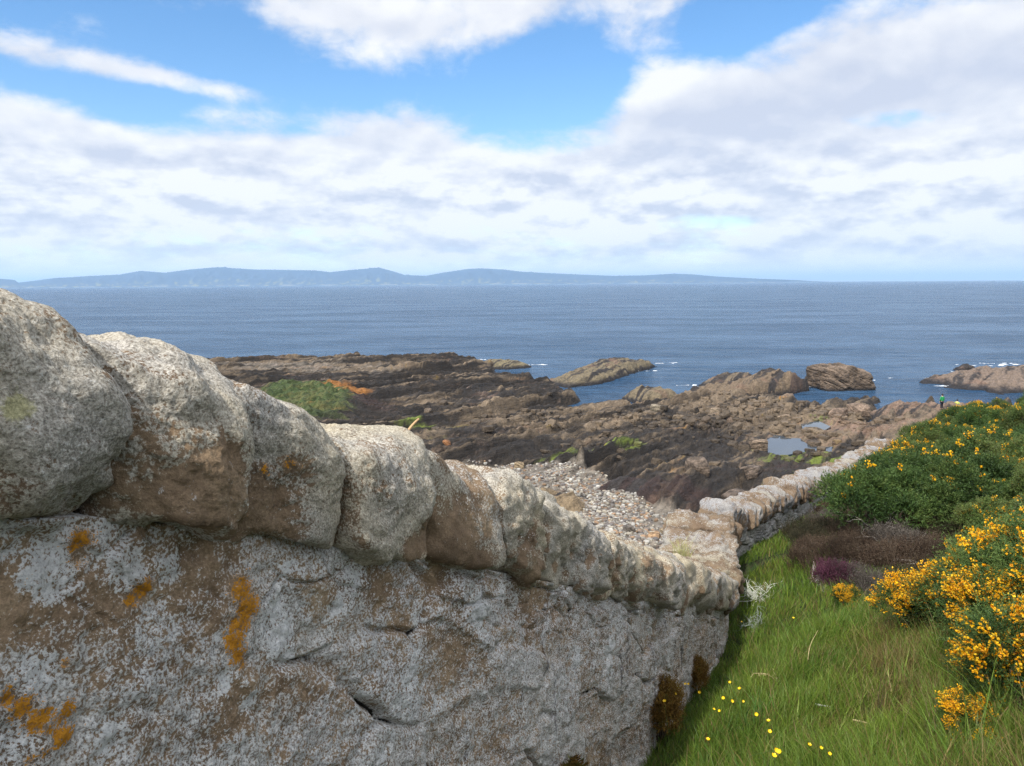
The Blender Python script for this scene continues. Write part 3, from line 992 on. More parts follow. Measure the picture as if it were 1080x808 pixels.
# boulders that stand out one by one
BL = [
    (548, 493, 2.3, .42, (.40, .30, .18), 'rounded golden boulder at the top edge of the pebble beach'),
    (693, 435, 1.2, .85, (.30, .25, .18), 'grey block near the inlet, left of the square-ended rock'),
    (640, 445, 1.6, .7, (.27, .21, .14), 'brown boulder lying on the beds below the narrow inlet'),
    (598, 545, 2.4, .5, (.34, .25, .16), 'tan boulder on the pebbles nearest the wall'),
    (690, 557, 2.7, .42, (.42, .27, .15), 'orange-tinted flat stone on the beach beside the wall\'s bend'),
    (702, 552, 2.6, .38, (.40, .31, .20), 'pale tan stone right behind the orange-tinted flat one'),
    (664, 552, 2.6, .34, (.20, .17, .14), 'small dark brown stone in the middle of the pebbles'),
    (800, 470, 1.9, .9, (.27, .20, .14), 'large brown block standing left of the bright tide pool'),
    (790, 497, 2.0, .85, (.17, .13, .10), 'dark squarish block below the tide pool, near the far wall'),
    (775, 516, 2.2, .8, (.15, .115, .09), 'dark boulder at the foot of the far wall'),
    (735, 505, 2.2, .95, (.18, .135, .10), 'tall blackish block at the end of the dark beds'),
    (858, 459, 1.5, .95, (.27, .20, .13), 'broad flat tan slab between the two tide pools'),
    (757, 438, 1.5, .8, (.25, .19, .13), 'tan block in the middle of the boulder field'),
    (716, 443, 1.5, .7, (.24, .18, .12), 'angular stone at the left edge of the boulder field'),
    (826, 446, 1.5, .75, (.26, .19, .125), 'tan stone behind the upper tide pool'),
    (884, 440, 1.6, 1.0, (.27, .19, .135), 'reddish block below the lone sea boulder'),
    (905, 434, 1.4, 1.1, (.25, .18, .13), 'jagged reddish rock at the water\'s edge above the far wall\'s end'),
]
for i, (bx, by, bz, sz, bc, lb) in enumerate(BL):
    flat = .45 if 'flat' in lb or 'slab' in lb else .7
    b = at_z(bx, by, bz)
    zz = float(shore_height(np.array([b[0]]), np.array([b[1]]))[0][0])
    o = block_rock('boulder', bx, by, bz, (sz, sz * .8, sz * flat), 60 + i, i * 1.1, lb, 'boulder', bc, sub=4, p=12, group='boulders on the shore', dark_low=0)
    o.location.z = zz + sz * flat * .45

# ridge of ochre rock in the pebbles
bed_rock('rock_ledge', [(540, 532), (580, 527), (626, 531)], 4.6, .35, 'low ochre rock ledge breaking through the pebble beach', (.34, .25, .15), 9, -.1, nu=110, nv=60, z0=2.2, crest=[.7, 1, .6])

bed_rock('rock_ledge', [(625, 512), (665, 514), (705, 527)], 3.6, .5, 'dark weedy rock ledge along the upper edge of the pebble beach', (.06, .04, .036), 10, .3, nu=110, nv=60, z0=2.1, crest=[.7, 1, .8])
# surf
rg = np.random.default_rng(31)
m_foam, nt, p = material('foam'); p.inputs['Base Color'].default_value = (.78, .80, .82, 1)
Vs, Fs = [], []; off = 0
for (fx, fy, ln, n) in [(559, 385.5, 9, 18), (497, 380, 10, 14), (686, 384, 12, 22), (672, 392, 12, 12), (1003, 408, 6, 22), (1022, 393, 12, 26), (1050, 386, 18, 22), (1062, 384.5, 10, 16), (838, 404, 4, 8), (915, 402, 5, 8), (975, 399, 14, 8), (735, 407, 6, 6), (850, 409, 5, 5)]:
    ctr = at_z(fx, fy, 0)
    for _ in range(max(3, int(n * .45))):
        a = rg.uniform(0, 6.28, 9); a.sort()
        rx, ry = rg.uniform(.4, 1.5), rg.uniform(.06, .16)
        c0 = ctr[:2] + rg.normal(0, 1, 2) * (ln * .26, ln * .07)
        rad = rg.uniform(.6, 1.1, 9)
        Vs.append(np.c_[c0[0] + np.cos(a) * rx * rad, c0[1] + np.sin(a) * ry * rad, rg.uniform(.10, .20, 9)])
        Fs.append(np.arange(9)[None] + off); off += 9
tag(obj('surf_foam', np.concatenate(Vs), np.concatenate(Fs), m_foam), 'white flecks of surf where waves meet the rocks', 'foam', kind='stuff')

# odd pieces washed up on the rocks
def driftwood(px, py, L, r, yaw, pitch, label, col, nm='driftwood'):
    b = at_z(px, py, 1.9)
    zz = float(shore_height(np.array([b[0]]), np.array([b[1]]))[0][0])
    n, k = 14, 9
    t = np.linspace(0, 1, n); a = np.linspace(0, 2 * math.pi, k, endpoint=False)
    T, A = np.meshgrid(t, a, indexing='ij')
    rr = r * (1 - .35 * T) * (1 + .18 * fbm(v3(T * 3, A), 3).reshape(T.shape))
    bend = .12 * L * np.sin(T * 2.5)
    x = T * L; y = rr * np.cos(A) + bend; z = rr * np.sin(A)
    x2 = x * math.cos(pitch) - z * math.sin(pitch); z2 = x * math.sin(pitch) + z * math.cos(pitch)
    V = v3(x2 * math.cos(yaw) - y * math.sin(yaw), x2 * math.sin(yaw) + y * math.cos(yaw), z2)
    i, j = np.meshgrid(np.arange(n - 1), np.arange(k), indexing='ij')
    F = np.stack([i * k + j, (i + 1) * k + j, (i + 1) * k + (j + 1) % k, i * k + (j + 1) % k], -1).reshape(-1, 4)
    o = obj(nm, V, [F, np.arange(k)[None], (np.arange(k)[::-1] + (n - 1) * k)[None]], flat_mat(nm, col, .8), loc=(b[0], b[1], zz + r))
    tag(o, label, 'driftwood')


driftwood(429, 471, 1.7, .14, .5, .75, 'pale stick of driftwood leaning up behind the near wall', (.42, .27, .14))
block_rock('boulder', 471, 471, 2.0, (.42, .36, .42), 90, .3, 'small bright orange-brown round stone on the dark beds', 'boulder', (.45, .21, .09), sub=4, group='boulders on the shore', dark_low=0)
block_rock('boulder', 517, 483, 2.1, (1.1, .6, .22), 91, .2, 'flat whitish slab lying on the dark beds', 'boulder', (.46, .46, .40), sub=4, group='boulders on the shore', dark_low=0)

# ------------------------------------------------------------------ far hills
prof_px = [(-420, 300), (-250, 296), (-120, 292), (-40, 294), (0, 294), (15, 295), (19, 298), (30, 297), (55, 293.5), (95, 291), (126, 289.5), (148, 285.5), (174, 287.5), (200, 284), (230, 281.5),
           (267, 284), (300, 284.5), (333, 285), (348, 287), (365, 285), (400, 282), (413, 285.5), (427, 290), (449, 290.8), (470, 287), (493, 283.5), (507, 282.8),
           (530, 284), (551, 286.5), (600, 289), (649, 291), (675, 290.5), (711, 288.6), (729, 289.2), (755, 291.6), (800, 294), (844, 295.6), (880, 297), (960, 298)]
DH = 24000.0
az_l, h_l = [], []
for a, b in prof_px:
    d = ray(a, b); d = d / np.hypot(d[0], d[1])
    az_l.append(math.atan2(d[0], d[1])); h_l.append(max(0, d[2] * DH + 16))
azg = np.linspace(az_l[0], az_l[-1], 900); rg_ = np.linspace(0, 1, 46)
AA, TT = np.meshgrid(azg, rg_, indexing='ij')
dist = 20500 + 6500 * TT
ridge = np.interp(AA, az_l, h_l)
P = v3(AA * 60, TT * 5)
up = np.interp(TT, [0, .03, .1, .54, .8, 1], [0, .03, .1, 1.0, .7, -.2])
nz = fbm(v3(AA * 55, TT * 4), 6, .55).reshape(AA.shape)
hz_ = ridge * up * (1 + .45 * nz * (1 - np.exp(-((TT - .54) / .12) ** 2))) + (TT > .04) * 14 * pnoise(v3(AA * 500, TT * 30)).reshape(AA.shape)
hz_ *= np.clip(ridge / 60, 0, 1)
hz_ = np.where(TT < .01, -10, hz_)
hx_, hy_ = dist * np.sin(AA), dist * np.cos(AA)
shore_strip = (TT > 0) & (TT < .06)
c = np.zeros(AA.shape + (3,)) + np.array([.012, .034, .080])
fld = fbm(v3(AA * 180, TT * 14), 4).reshape(AA.shape)
c = lerp(c, (.16, .16, .09), sstep(.1, .4, fld) * sstep(.3, .12, TT))
vill = sstep(.15, .35, pnoise(v3(AA * 90, TT * 3)).reshape(AA.shape)) * sstep(.1, .5, pnoise(v3(AA * 900, TT * 90)).reshape(AA.shape)) * sstep(.16, .05, TT)
c = lerp(c, (.45, .45, .42), np.clip(vill, 0, 1) * .35)
c = lerp(c, (.62, .57, .46), shore_strip * sstep(-.1, .3, pnoise(v3(AA * 40, TT)).reshape(AA.shape)) * .25)
m_hill, nt, p = material('far_hill'); nt.set(p.inputs['Base Color'], nt.attr('col', True)); p.inputs['Roughness'].default_value = 1
tag(obj('hills', v3(hx_, hy_, hz_), grid_faces(*AA.shape), m_hill, smooth=True, attrs={'col': c.reshape(-1, 3)}),
    'blue hazy hills on the far side of the firth', 'hills', kind='structure')

# air: one closed box of even, thin haze
m_haze = bpy.data.materials.new('haze'); m_haze.use_nodes = True
hn = NT(m_haze.node_tree)
for n in list(hn.n):
    if n.type == 'BSDF_PRINCIPLED': hn.n.remove(n)
pv = hn.new('ShaderNodeVolumePrincipled')
pv.inputs['Density'].default_value = HAZE = 3.7e-5
pv.inputs['Color'].default_value = (.50, .73, 1.0, 1)
pv.inputs['Anisotropy'].default_value = 0.1
hn.l.new(pv.outputs[0], [n for n in hn.n if n.type == 'OUTPUT_MATERIAL'][0].inputs['Volume'])
b = 95000.0; z0, z1 = -12.0, 760.0
V = np.array([(-b, -b, z0), (b, -b, z0), (b, b, z0), (-b, b, z0), (-b, -b, z1), (b, -b, z1), (b, b, z1), (-b, b, z1)], float)
F = np.array([(0, 3, 2, 1), (4, 5, 6, 7), (0, 1, 5, 4), (1, 2, 6, 5), (2, 3, 7, 6), (3, 0, 4, 7)])
tag(obj('haze', V, F, m_haze), 'thin blue sea haze', 'haze', kind='stuff')

# ------------------------------------------------------------------ the wall
m_stone = stone_mat('lichened_sandstone', gr=.47)
m_grey = stone_mat('grey_sandstone', tint=(.74, .75, .78), gr=.45)
m_masonry = stone_mat('lichened_masonry', ms=30, ma=1.9, fa=2.0, gr=.54, lo=1.5, bl=1.45)
EAVE_PX = [(-260, 548), (0, 562), (100, 560), (250, 573), (340, 580), (450, 592), (510, 607), (600, 624), (690, 636), (768, 640)]
TOP_PX = [(-260, 225), (0, 314), (55, 346), (75, 360), (130, 357), (180, 375), (230, 405), (280, 430), (320, 453), (345, 453), (400, 455), (440, 486), (500, 493), (540, 515),
          (590, 545), (650, 574), (700, 585), (730, 595), (765, 607)]
_e = np.array([on_wall(a, b) for a, b in EAVE_PX]); _t = np.array([on_wall(a, b, .20) for a, b in TOP_PX])
EU, EZ = u_of(_e), _e[:, 2]
TU, TZ = u_of(_t), _t[:, 2]
slope0 = (EZ[2] - EZ[0]) / (EU[2] - EU[0])
EU = np.concatenate([[EU[0] - 12], EU]); EZ = np.concatenate([[EZ[0] + 12 * .28], EZ])
TU = np.concatenate([[TU[0] - 12], TU]); TZ = np.concatenate([[TZ[0] + 12 * .28], TZ])


class Line:
    """a wall line in plan with eave and top heights along it"""
    def __init__(self, pts, eu, ez, tu, tz, u0=0.0):
        self.p = np.asarray(pts, float)
        seg = np.linalg.norm(np.diff(self.p, axis=0), axis=1)
        self.L = np.concatenate([[0], np.cumsum(seg)]) + u0
        self.eu, self.ez, self.tu, self.tz = eu, ez, tu, tz

    def pos(self, u):
        u = np.asarray(u, float)
        return np.stack([np.interp(u, self.L, self.p[:, 0]), np.interp(u, self.L, self.p[:, 1])], -1)

    def tan(self, u, e=.25):
        d = self.pos(np.clip(np.asarray(u, float) + e, self.L[0], self.L[-1])) - self.pos(np.clip(np.asarray(u, float) - e, self.L[0], self.L[-1]))
        return d / (np.linalg.norm(d, axis=-1)[..., None] + 1e-9)

    def eave(self, u): return np.interp(u, self.eu, self.ez)
    def top(self, u): return np.interp(u, self.tu, self.tz)


U_START = -6.0
turn_top = [at_y(768, 607, C1[1])[2], at_y(770, 583, C1[1] + 1.2)[2], at_y(755, 556, C2[1] - .6)[2], at_y(762, 545, C2[1])[2]]
LT = np.linalg.norm(C2 - C1)
near = Line([P0 + DIRN * U_START, C1, C2], np.concatenate([EU[:-1], [U_END, U_END + LT]]), np.concatenate([EZ[:-1], [EZ[-1], turn_top[3] - .42]]),
            np.concatenate([TU[:-1], U_END + LT * np.array([0.0, .4, .8, 1.0])]), np.concatenate([TZ[:-1], turn_top]), U_START)
FAR_TOP = [(762, 545, 11.0), (800, 524, 12.9), (840, 508, 15.3), (880, 494, 18.4), (910, 481, 21.2), (937, 466, 24.0)]
ft = np.array([at_y(a, b, Y) for a, b, Y in FAR_TOP])
LF = np.linalg.norm(C3 - C2); LF2 = np.linalg.norm(C4 - C3)
fu = np.linspace(0, 1, 6) * 0 + np.array([(Y - 11.0) / 13.0 * LF for _, _, Y in FAR_TOP])
fu = np.concatenate([fu, [LF + LF2]]); fz = np.concatenate([ft[:, 2], [ft[-1, 2] - 2.6]])
far = Line([C2, C3, C4], fu, fz - .36, fu, fz, 0.0)


def cells2(x, y, seed=0):
    """F1, F2, id of a jittered cell pattern"""
    i0, j0 = np.floor(x).astype(int), np.floor(y).astype(int)
    f1 = np.full(x.shape, 9.); f2 = np.full(x.shape, 9.); idd = np.zeros(x.shape, int)
    for di in (-1, 0, 1):
        for dj in (-1, 0, 1):
            i, j = i0 + di, j0 + dj
            h = _PERM[(_PERM[(i + seed) & 255] + j) & 255]
            h2 = _PERM[(h + 91) & 255]
            px_, py_ = i + .12 + .76 * h / 255., j + .12 + .76 * h2 / 255.
            d = np.hypot(x - px_, y - py_)
            new = d < f1
            f2 = np.where(new, f1, np.minimum(f2, d)); idd = np.where(new, h, idd); f1 = np.where(new, d, f1)
    return f1, f2, idd


def spots(P, lst):
    """soft union of round patches given as world centre + radius"""
    out = np.zeros(len(P))
    for c, r, w in lst:
        d = np.linalg.norm((P - c), axis=1) / r
        out = np.maximum(out, w * np.exp(-d * d))
    return out


def wp(lst, off=0.0, stretch=1.0):
    res = []
    for it in lst:
        a, b, rpx = it[:3]; w = it[3] if len(it) > 3 else 1.0
        p = on_wall(a, b, off); dep = (p - EYE) @ CF
        res.append((p, rpx * dep / FPX * 1.45, w))
    return res


ORANGE = wp([(88, 570, 12), (86, 590, 9), (82, 578, 9), (152, 622, 11), (140, 632, 7), (252, 622, 13), (258, 640, 15), (252, 655, 14), (246, 675, 12), (250, 690, 9), (255, 700, 6),
             (5, 735, 10), (22, 745, 13), (38, 760, 13), (48, 768, 8), (68, 750, 8), (62, 775, 11), (70, 740, 6), (68, 700, 5), (45, 790, 8), (130, 685, 4), (30, 800, 6), (105, 750, 3), (150, 720, 4)])
ORANGE_C = wp([(268, 538, 9), (281, 497, 9), (303, 488, 8), (314, 492, 7), (118, 537, 10), (117, 400, 8, .7), (45, 545, 9, .5), (95, 600, 8, .5), (350, 520, 11, .6), (100, 490, 6, .5)], -.06)
WHITE = wp([(55, 600, 20), (60, 615, 20), (30, 612, 10), (178, 590, 15), (185, 605, 10), (138, 600, 20), (292, 645, 13), (298, 670, 12), (305, 695, 9), (235, 718, 9), (262, 740, 8), (264, 732, 6),
            (137, 722, 6), (270, 640, 4), (228, 670, 4), (320, 640, 5), (325, 653, 4), (38, 710, 18, .8), (100, 790, 18, .8), (380, 735, 10), (400, 800, 8), (460, 745, 10, .8), (440, 650, 14, .8), (20, 780, 22, .8),
            (375, 605, 12, .7), (356, 640, 10), (500, 640, 16, .7), (520, 700, 12, .7), (545, 640, 10, .6), (610, 690, 8, .8), (640, 680, 8, .8), (300, 600, 10, .7)])
BROWN = wp([(60, 645, 34), (15, 640, 26), (115, 640, 30), (195, 610, 22), (218, 600, 26), (250, 745, 22, 1.2), (290, 725, 18), (320, 725, 16), (225, 650, 12), (480, 690, 22, .9), (345, 630, 18, .7), (110, 700, 26, .6),
            (400, 625, 14, .8), (560, 625, 12, .8), (460, 610, 12, 1)])


def wall_body(name, parent, ln, u0, u1, nu, nh, seed, cell, joint, depth, rough, lichb):
    u = np.linspace(u0, u1, nu)
    if seed == 1: u = np.interp(np.linspace(0, 1, nu), [0, .08, .57, .81, 1], [u0, -.25, 2.2, 4.8, u1])
    pos = ln.pos(u); tn = ln.tan(u, .12); nr = np.stack([tn[:, 1], -tn[:, 0]], -1)
    ev = ln.eave(u)
    base = hill_z(pos[:, 0] + nr[:, 0] * .35, pos[:, 1] + nr[:, 1] * .35, False) - .55
    top = ev + .03
    h = np.linspace(0, 1, nh)
    zz = base[:, None] + (top - base)[:, None] * h[None]
    uu = np.repeat(u[:, None], nh, 1)
    # courses follow the eave; stones irregular
    w = (zz - ev[:, None])
    wx = uu + .09 * fbm(v3(uu * 2.2, w * 2.2) + seed, 3).reshape(uu.shape)
    wy = w + .07 * fbm(v3(uu * 2.0, w * 2.5) + 40 + seed, 3).reshape(uu.shape)
    f1, f2, idd = cells2(wx / cell[0], wy / cell[1], seed)
    edge = f2 - f1
    jn = .5 + fbm(v3(uu * 1.1, w * 1.1) + 77 + seed, 3).reshape(uu.shape)        # where the pointing has weathered out
    jw = sstep(joint[0], joint[1], jn)
    groove = sstep(.13, .0, edge) * jw
    crack = sstep(.055, .0, edge + .03 * fbm(v3(uu * 22, w * 22) + 5, 3).reshape(uu.shape)) * sstep(joint[0], joint[1], jn + .25 * fbm(v3(uu * 4, w * 4) + 9, 2).reshape(uu.shape))
    per = (_PERM[(idd + 13) & 255] / 255. - .5)
    P3 = v3(uu, w) * 1.0
    d = per * depth * (edge > 0) * sstep(.0, .22, edge) - groove * depth * 1.2
    d = d + rough * (1.2 * fbm(P3 * 3.2 + seed, 3) + .8 * fbm(P3 * 14 + seed, 5, .66) - .8 * np.clip(fbm(P3 * 9 + 60 + seed, 4, .6) - .25, 0, 1)).reshape(uu.shape)
    crack = np.maximum(crack, .42 * sstep(.035, .0, edge + .02 * fbm(v3(uu * 25, w * 25) + 15, 3).reshape(uu.shape)) * sstep(-.1, .3, fbm(v3(uu * 2.2, w * 2.2) + 31, 3).reshape(uu.shape)))
    # small pinning stones packed under the cope
    g1, g2, gid = cells2((uu + .04 * fbm(v3(uu * 6, w * 6) + 3, 2).reshape(uu.shape)) / .17, (w + .03 * fbm(v3(uu * 5, w * 7) + 13, 2).reshape(uu.shape)) / .11, seed + 7)
    band = sstep(-.26, -.13, w + .10 * fbm(v3(uu * 1.6, w * 0 + seed), 3).reshape(uu.shape))
    band = band * sstep(-.35, .25, fbm(v3(uu * 1.4, w * 2 + seed), 3).reshape(uu.shape))
    gg = sstep(.16, .0, g2 - g1) * (.4 + .6 * sstep(-.2, .3, fbm(v3(uu * 5, w * 5 + 8), 2).reshape(uu.shape)))
    d = d + band * ((_PERM[(gid + 5) & 255] / 255. - .55) * .06 * sstep(0, .25, g2 - g1) - gg * .035)
    crack = np.maximum(crack, band * sstep(.09, .0, g2 - g1) * gg * .75)
    per = per * (1 - band) + band * (_PERM[(gid + 77) & 255] / 255. - .5) * 1.4
    batter = .03 * (1 - h)[None]
    face = np.stack([pos[:, None, 0] + nr[:, None, 0] * (d + batter), pos[:, None, 1] + nr[:, None, 1] * (d + batter), zz], -1)
    # top and back of the core close the wall
    nb = 10
    hb = np.linspace(1, 0, nb)
    bk = np.stack([np.repeat((pos[:, 0] - nr[:, 0] * TH)[:, None], nb, 1), np.repeat((pos[:, 1] - nr[:, 1] * TH)[:, None], nb, 1), (base - 1.4)[:, None] + (top - base + 1.4)[:, None] * hb[None]], -1)
    bk[..., 2] += .0
    Vg = np.concatenate([face, bk], 1)
    nt_ = nh + nb
    V = Vg.reshape(-1, 3)
    nm = np.concatenate([np.ones((nu, nh), bool), np.zeros((nu, nb), bool)], 1).ravel()
    Pw = V
    # surface growth
    big = fbm(Pw * 2.2 + 3 + seed, 4); med = fbm(Pw * 7 + 8 + seed, 4)
    perb = np.concatenate([per, np.zeros((nu, nb))], 1).ravel()
    lich = lichb + .20 * big + .18 * med + .22 * perb
    crk = np.concatenate([crack, np.zeros((nu, nb))], 1).ravel()
    white = .30 + .34 * fbm(Pw * 2.3 + 21, 4) + .16 * med
    streak = fbm(np.c_[uu.ravel() * 9, w.ravel() * 1.1, 0 * uu.ravel()] + 5, 4)
    st = np.zeros(nu * nt_); st.reshape(nu, nt_)[:, :nh] = streak.reshape(nu, nh)
    white = white + .36 * st * sstep(.9, 2.6, np.concatenate([uu, np.zeros((nu, nb))], 1).ravel())
    orange = -.25 + .12 * med
    brown = np.zeros(len(V))
    if seed == 1:
        orange = np.maximum(orange, -.1 + .88 * spots(V, ORANGE)) + .1 * med
        white = white + .55 * spots(V, WHITE)
        b = spots(V, BROWN)
        lich = lich - .70 * np.minimum(b, 1) * (.7 + .5 * med); white = white - .12 * np.minimum(b, 1) * (spots(V, WHITE) < .4)
    F = grid_faces(nu, nt_)
    # end caps
    cap0 = np.concatenate([np.arange(nt_)[::-1]])[None]; cap1 = (np.arange(nt_) + (nu - 1) * nt_)[None]
    o = obj(name, V, [F, cap0, cap1], m_masonry if seed == 1 else m_stone, parent, smooth=True,
            attrs={'lich': lich, 'white': white, 'orange': orange, 'crack': crk, 'grime': .0 + .24 * fbm(Pw * 4.1 + 90, 4) + .55 * st * sstep(.7, 2.4, np.concatenate([uu, np.zeros((nu, nb))], 1).ravel()), 'cream': .15 + .25 * big, 'olive': np.full(len(V), -.25)})
    return o


def cope_stone(ln, parent, u0, u1, seed, sub, htop=None, dip=0.0, depth=TH, over=.07, lean=0.0, up=.0, p=26, rough=.05, planes=(), pale=.45, smooth_amt=1.0, brownface=.5, olive=None, dv=-.055, follow=False, skew=0.0, cream=.1, mat=None, jag=.17):
    rg = np.random.default_rng(seed)
    uc = .5 * (u0 + u1); w = u1 - u0
    pos = ln.pos(uc); tn = ln.tan(uc, .15); nr = np.array([tn[1], -tn[0]])
    e0, t0 = float(ln.eave(uc)), float(ln.top(uc))
    if htop is not None: t0 = e0 + htop
    sl = float((ln.eave(uc + .25) - ln.eave(uc - .25)) / .5) + dip
    sl = max(-.75, min(.5, sl))
    hh = (t0 - e0) / 2 + .01
    k = 1 / math.sqrt(1 + sl * sl)
    a = np.array([tn[0] * k, tn[1] * k, sl * k])
    b = np.array([nr[0], nr[1], 0.0])
    c = np.cross(a, b)
    if c[2] < 0: c = -c
    if lean:
        a, c = a * math.cos(lean) + c * math.sin(lean), c * math.cos(lean) - a * math.sin(lean)
    pl = [((1, 0, 0), 1), ((-1, 0, 0), 1), ((0, 1, 0), 1.0), ((0, -1, 0), 1), ((0, 0, 1), .98), ((0, 0, -1), 1.0),
          ((0, .85, 1), 'f', rg.uniform(.74, .82)), ((0, -.8, 1), 'f', .84), ((0, 1, -.9), 'f', rg.uniform(.84, .95))]
    for _ in range(15):
        n = rg.normal(size=3) * (.5, 1, .9)
        n[1] = abs(n[1]) if rg.random() < .8 else n[1]
        pl.append((n, 'f', rg.uniform(.72, .90)))
    pl += [(n, 'f', d) for n, d in planes]
    pl = [(q[0], q[1]) if len(q) == 2 else (q[0], q[2] * float(np.abs(np.asarray(q[0], float)).sum() / np.linalg.norm(q[0]))) for q in pl]
    v, f = polytope(sub, pl, p)
    hv = (depth + 2 * over) / 2
    half = np.array([w / 2 * 1.06 / k, hv, hh * 1.04])
    q = v * half
    r = max(half)
    nn = v / np.linalg.norm(v, axis=1)[:, None]
    q = q + nn * (rough * (.75 * fbm(q * 2.8 + seed * 1.7, 3) + jag * fbm(q * 9 + seed, 6, .60)))[:, None]
    # weathering hollows
    q = q - nn * (rough * .35 * np.clip(fbm(q * 4.5 + 50 + seed, 4, ridged=True) - .95, 0, .8))[:, None]
    ctr = np.array([pos[0] - nr[0] * (depth / 2 + dv), pos[1] - nr[1] * (depth / 2 + dv), (e0 + t0) / 2 + up - .015])
    V = q[:, :1] * a + q[:, 1:2] * b + q[:, 2:] * c + ctr
    if follow:
        # the stone's length follows the wall line and its height the worn top of the wall
        ul = uc + q[:, 0] * k + .30 * (q[:, 2] + half[2]) * skew
        pp = ln.pos(np.clip(ul, ln.L[0], ln.L[-1])); tt_ = ln.tan(np.clip(ul, ln.L[0], ln.L[-1]), .3); nn_ = np.stack([tt_[:, 1], -tt_[:, 0]], 1)
        vv = q[:, 1] - depth / 2 - dv
        ez, tz = ln.eave(ul) + up, ln.top(ul) + up
        wob = rg.uniform(-.035, .015) + rg.normal(0, .035) * (ul - uc) / w + .05 * fbm(np.c_[ul * 4, vv * 4, ul * 0 + seed], 3)
        hn = q[:, 2] / half[2] * .5 + .5
        V = np.c_[pp + nn_ * vv[:, None], ez - .02 + hn * (tz - ez + .03) + wob * (1 - hn)]
    N = normals_of(V, f)
    big = fbm(V * 3.0 + seed, 4); med = fbm(V * 9 + 8, 4)
    # lichen grows over tops and weather faces; undersides and sheltered faces stay bare sandstone
    hrel = np.clip((q[:, 2] / half[2] + 1) / 2, 0, 1)
    bare = spots(V, BARE)
    lich = pale + .30 * (hrel - .42) + .22 * np.clip(N[:, 2], -.9, 1) - brownface * sstep(.25, .8, N @ a) * sstep(.85, .45, hrel) + .30 * big + .20 * med - .95 * bare * (1 + .6 * med)
    cream = np.clip(.55 + cream + .6 * fbm(V * 2.0 + 31, 4), 0, 1)
    orange = -.28 + .2 * med + .12 * fbm(V * 2.4 + 71, 3)
    orange = np.maximum(orange, -.15 + .75 * spots(V, ORANGE_C)) 
    ol = -.3 + .25 * fbm(V * 3 + 11, 3)
    if olive: ol = np.maximum(ol, -.2 + .8 * spots(V, olive))
    white = .12 + .25 * fbm(V * 3.4 + 21, 4) - .3 * bare
    return obj('cope_stone', V - np.array(parent.location), f, mat or m_stone, parent, smooth=True,
               attrs={'lich': lich, 'cream': cream, 'orange': orange, 'olive': ol, 'white': white, 'crack': np.zeros(len(V)), 'grime': -.02 + .16 * fbm(V * 4.1 + 90, 4)})


wall_near = tag(empty('stone_wall'), 'thick old lichen-crusted wall filling the left foreground, with massive rounded cope stones', 'stone wall', 'boundary wall')
wall_body('wall_face', wall_near, near, -3.0, U_END + LT, 1340, 340, 1, (.50, .32), (.64, .98), .040, .014, .585)
ubk = lambda px, py: float(u_of(on_wall(px, py)))
OLV = wp([(18, 430, 24), (25, 335, 18, .8), (160, 465, 9, .7), (190, 465, 7, .8), (30, 520, 10, .5), (70, 500, 8, .6)], -.12)
BARE = wp([(225, 520, 26), (215, 555, 22), (240, 490, 16), (300, 540, 30), (320, 500, 18), (265, 560, 18), (330, 555, 14), (455, 560, 14), (440, 580, 14), (490, 580, 22), (470, 545, 12), (80, 540, 10, .7), (120, 395, 7, .7),
            (10, 548, 14, .8), (385, 585, 9, .8), (355, 535, 8), (510, 600, 14), (570, 615, 14), (520, 560, 9, .7)], -.12)
cuts = [ubk(x, 560) for x in (-150, 100, 236, 342, 446, 512)]
NK = dict(follow=True, brownface=.25, jag=.24)
cope_stone(near, wall_near, -.42, cuts[0] + .02, 100, 6, pale=.6, olive=OLV, **NK)
for k_, (a_, b_) in enumerate(((-.95, -.40), (-1.42, -.93), (-2.0, -1.40), (-2.5, -1.98), (-3.1, -2.48))):
    cope_stone(near, wall_near, a_, b_, 110 + k_, 5, pale=.62, **NK)
cope_stone(near, wall_near, cuts[0] - .02, cuts[1] + .015, 101, 6, planes=[((.9, 1, .5), .82)], olive=OLV, pale=.72, **NK)
cope_stone(near, wall_near, cuts[1] + .004, cuts[2] + .02, 102, 6, planes=[((1, 1.1, -.1), .80), ((-.5, .8, .5), .84)], olive=OLV, pale=.72, skew=.25, **NK)
cope_stone(near, wall_near, cuts[2] - .02, cuts[3], 103, 6, planes=[((.4, 1, .2), .88), ((0, .3, 1), .9)], pale=.62, skew=.2, **NK)
cope_stone(near, wall_near, cuts[3] + .004, cuts[4], 104, 6, planes=[((1, .9, -.1), .74), ((-.3, .8, .8), .82)], pale=.72, **NK)
cope_stone(near, wall_near, cuts[4] - .01, cuts[5] + .03, 105, 5, planes=[((1, .9, .1), .76)], pale=.58, **NK)
rg = np.random.default_rng(77)
u = cuts[5]
k = 0
U_TURN = U_END + LT
while u < U_TURN - .1:
    w = rg.uniform(.22, .80) if u < U_END - .3 else rg.uniform(.3, .6)
    if k == 0: w = .55
    w = min(w, U_TURN - u + .05)
    pl = [((1, .9, rg.uniform(-.2, .3)), rg.uniform(.72, .9)), ((-.3, .7, 1), rg.uniform(.78, .95))]
    cope_stone(near, wall_near, u, u + w, 120 + k, 5 if u < 4.5 else 4, planes=pl, brownface=rg.uniform(.2, .6), pale=rg.uniform(.50, .80) if u < U_END else rg.uniform(.38, .55), up=rg.normal(0, .016 if u < U_END - .1 else .055),
               over=.07 + rg.uniform(-.05, .05), rough=.066 if u < U_END - .1 else .12, jag=.42, mat=None if u < U_END - .6 else m_grey, p=40, depth=TH if u < U_END - .2 else TH * 1.7, follow=True, skew=rg.uniform(.1, 1.1), cream=rg.uniform(-.25, .3))
    u += w * .84; k += 1

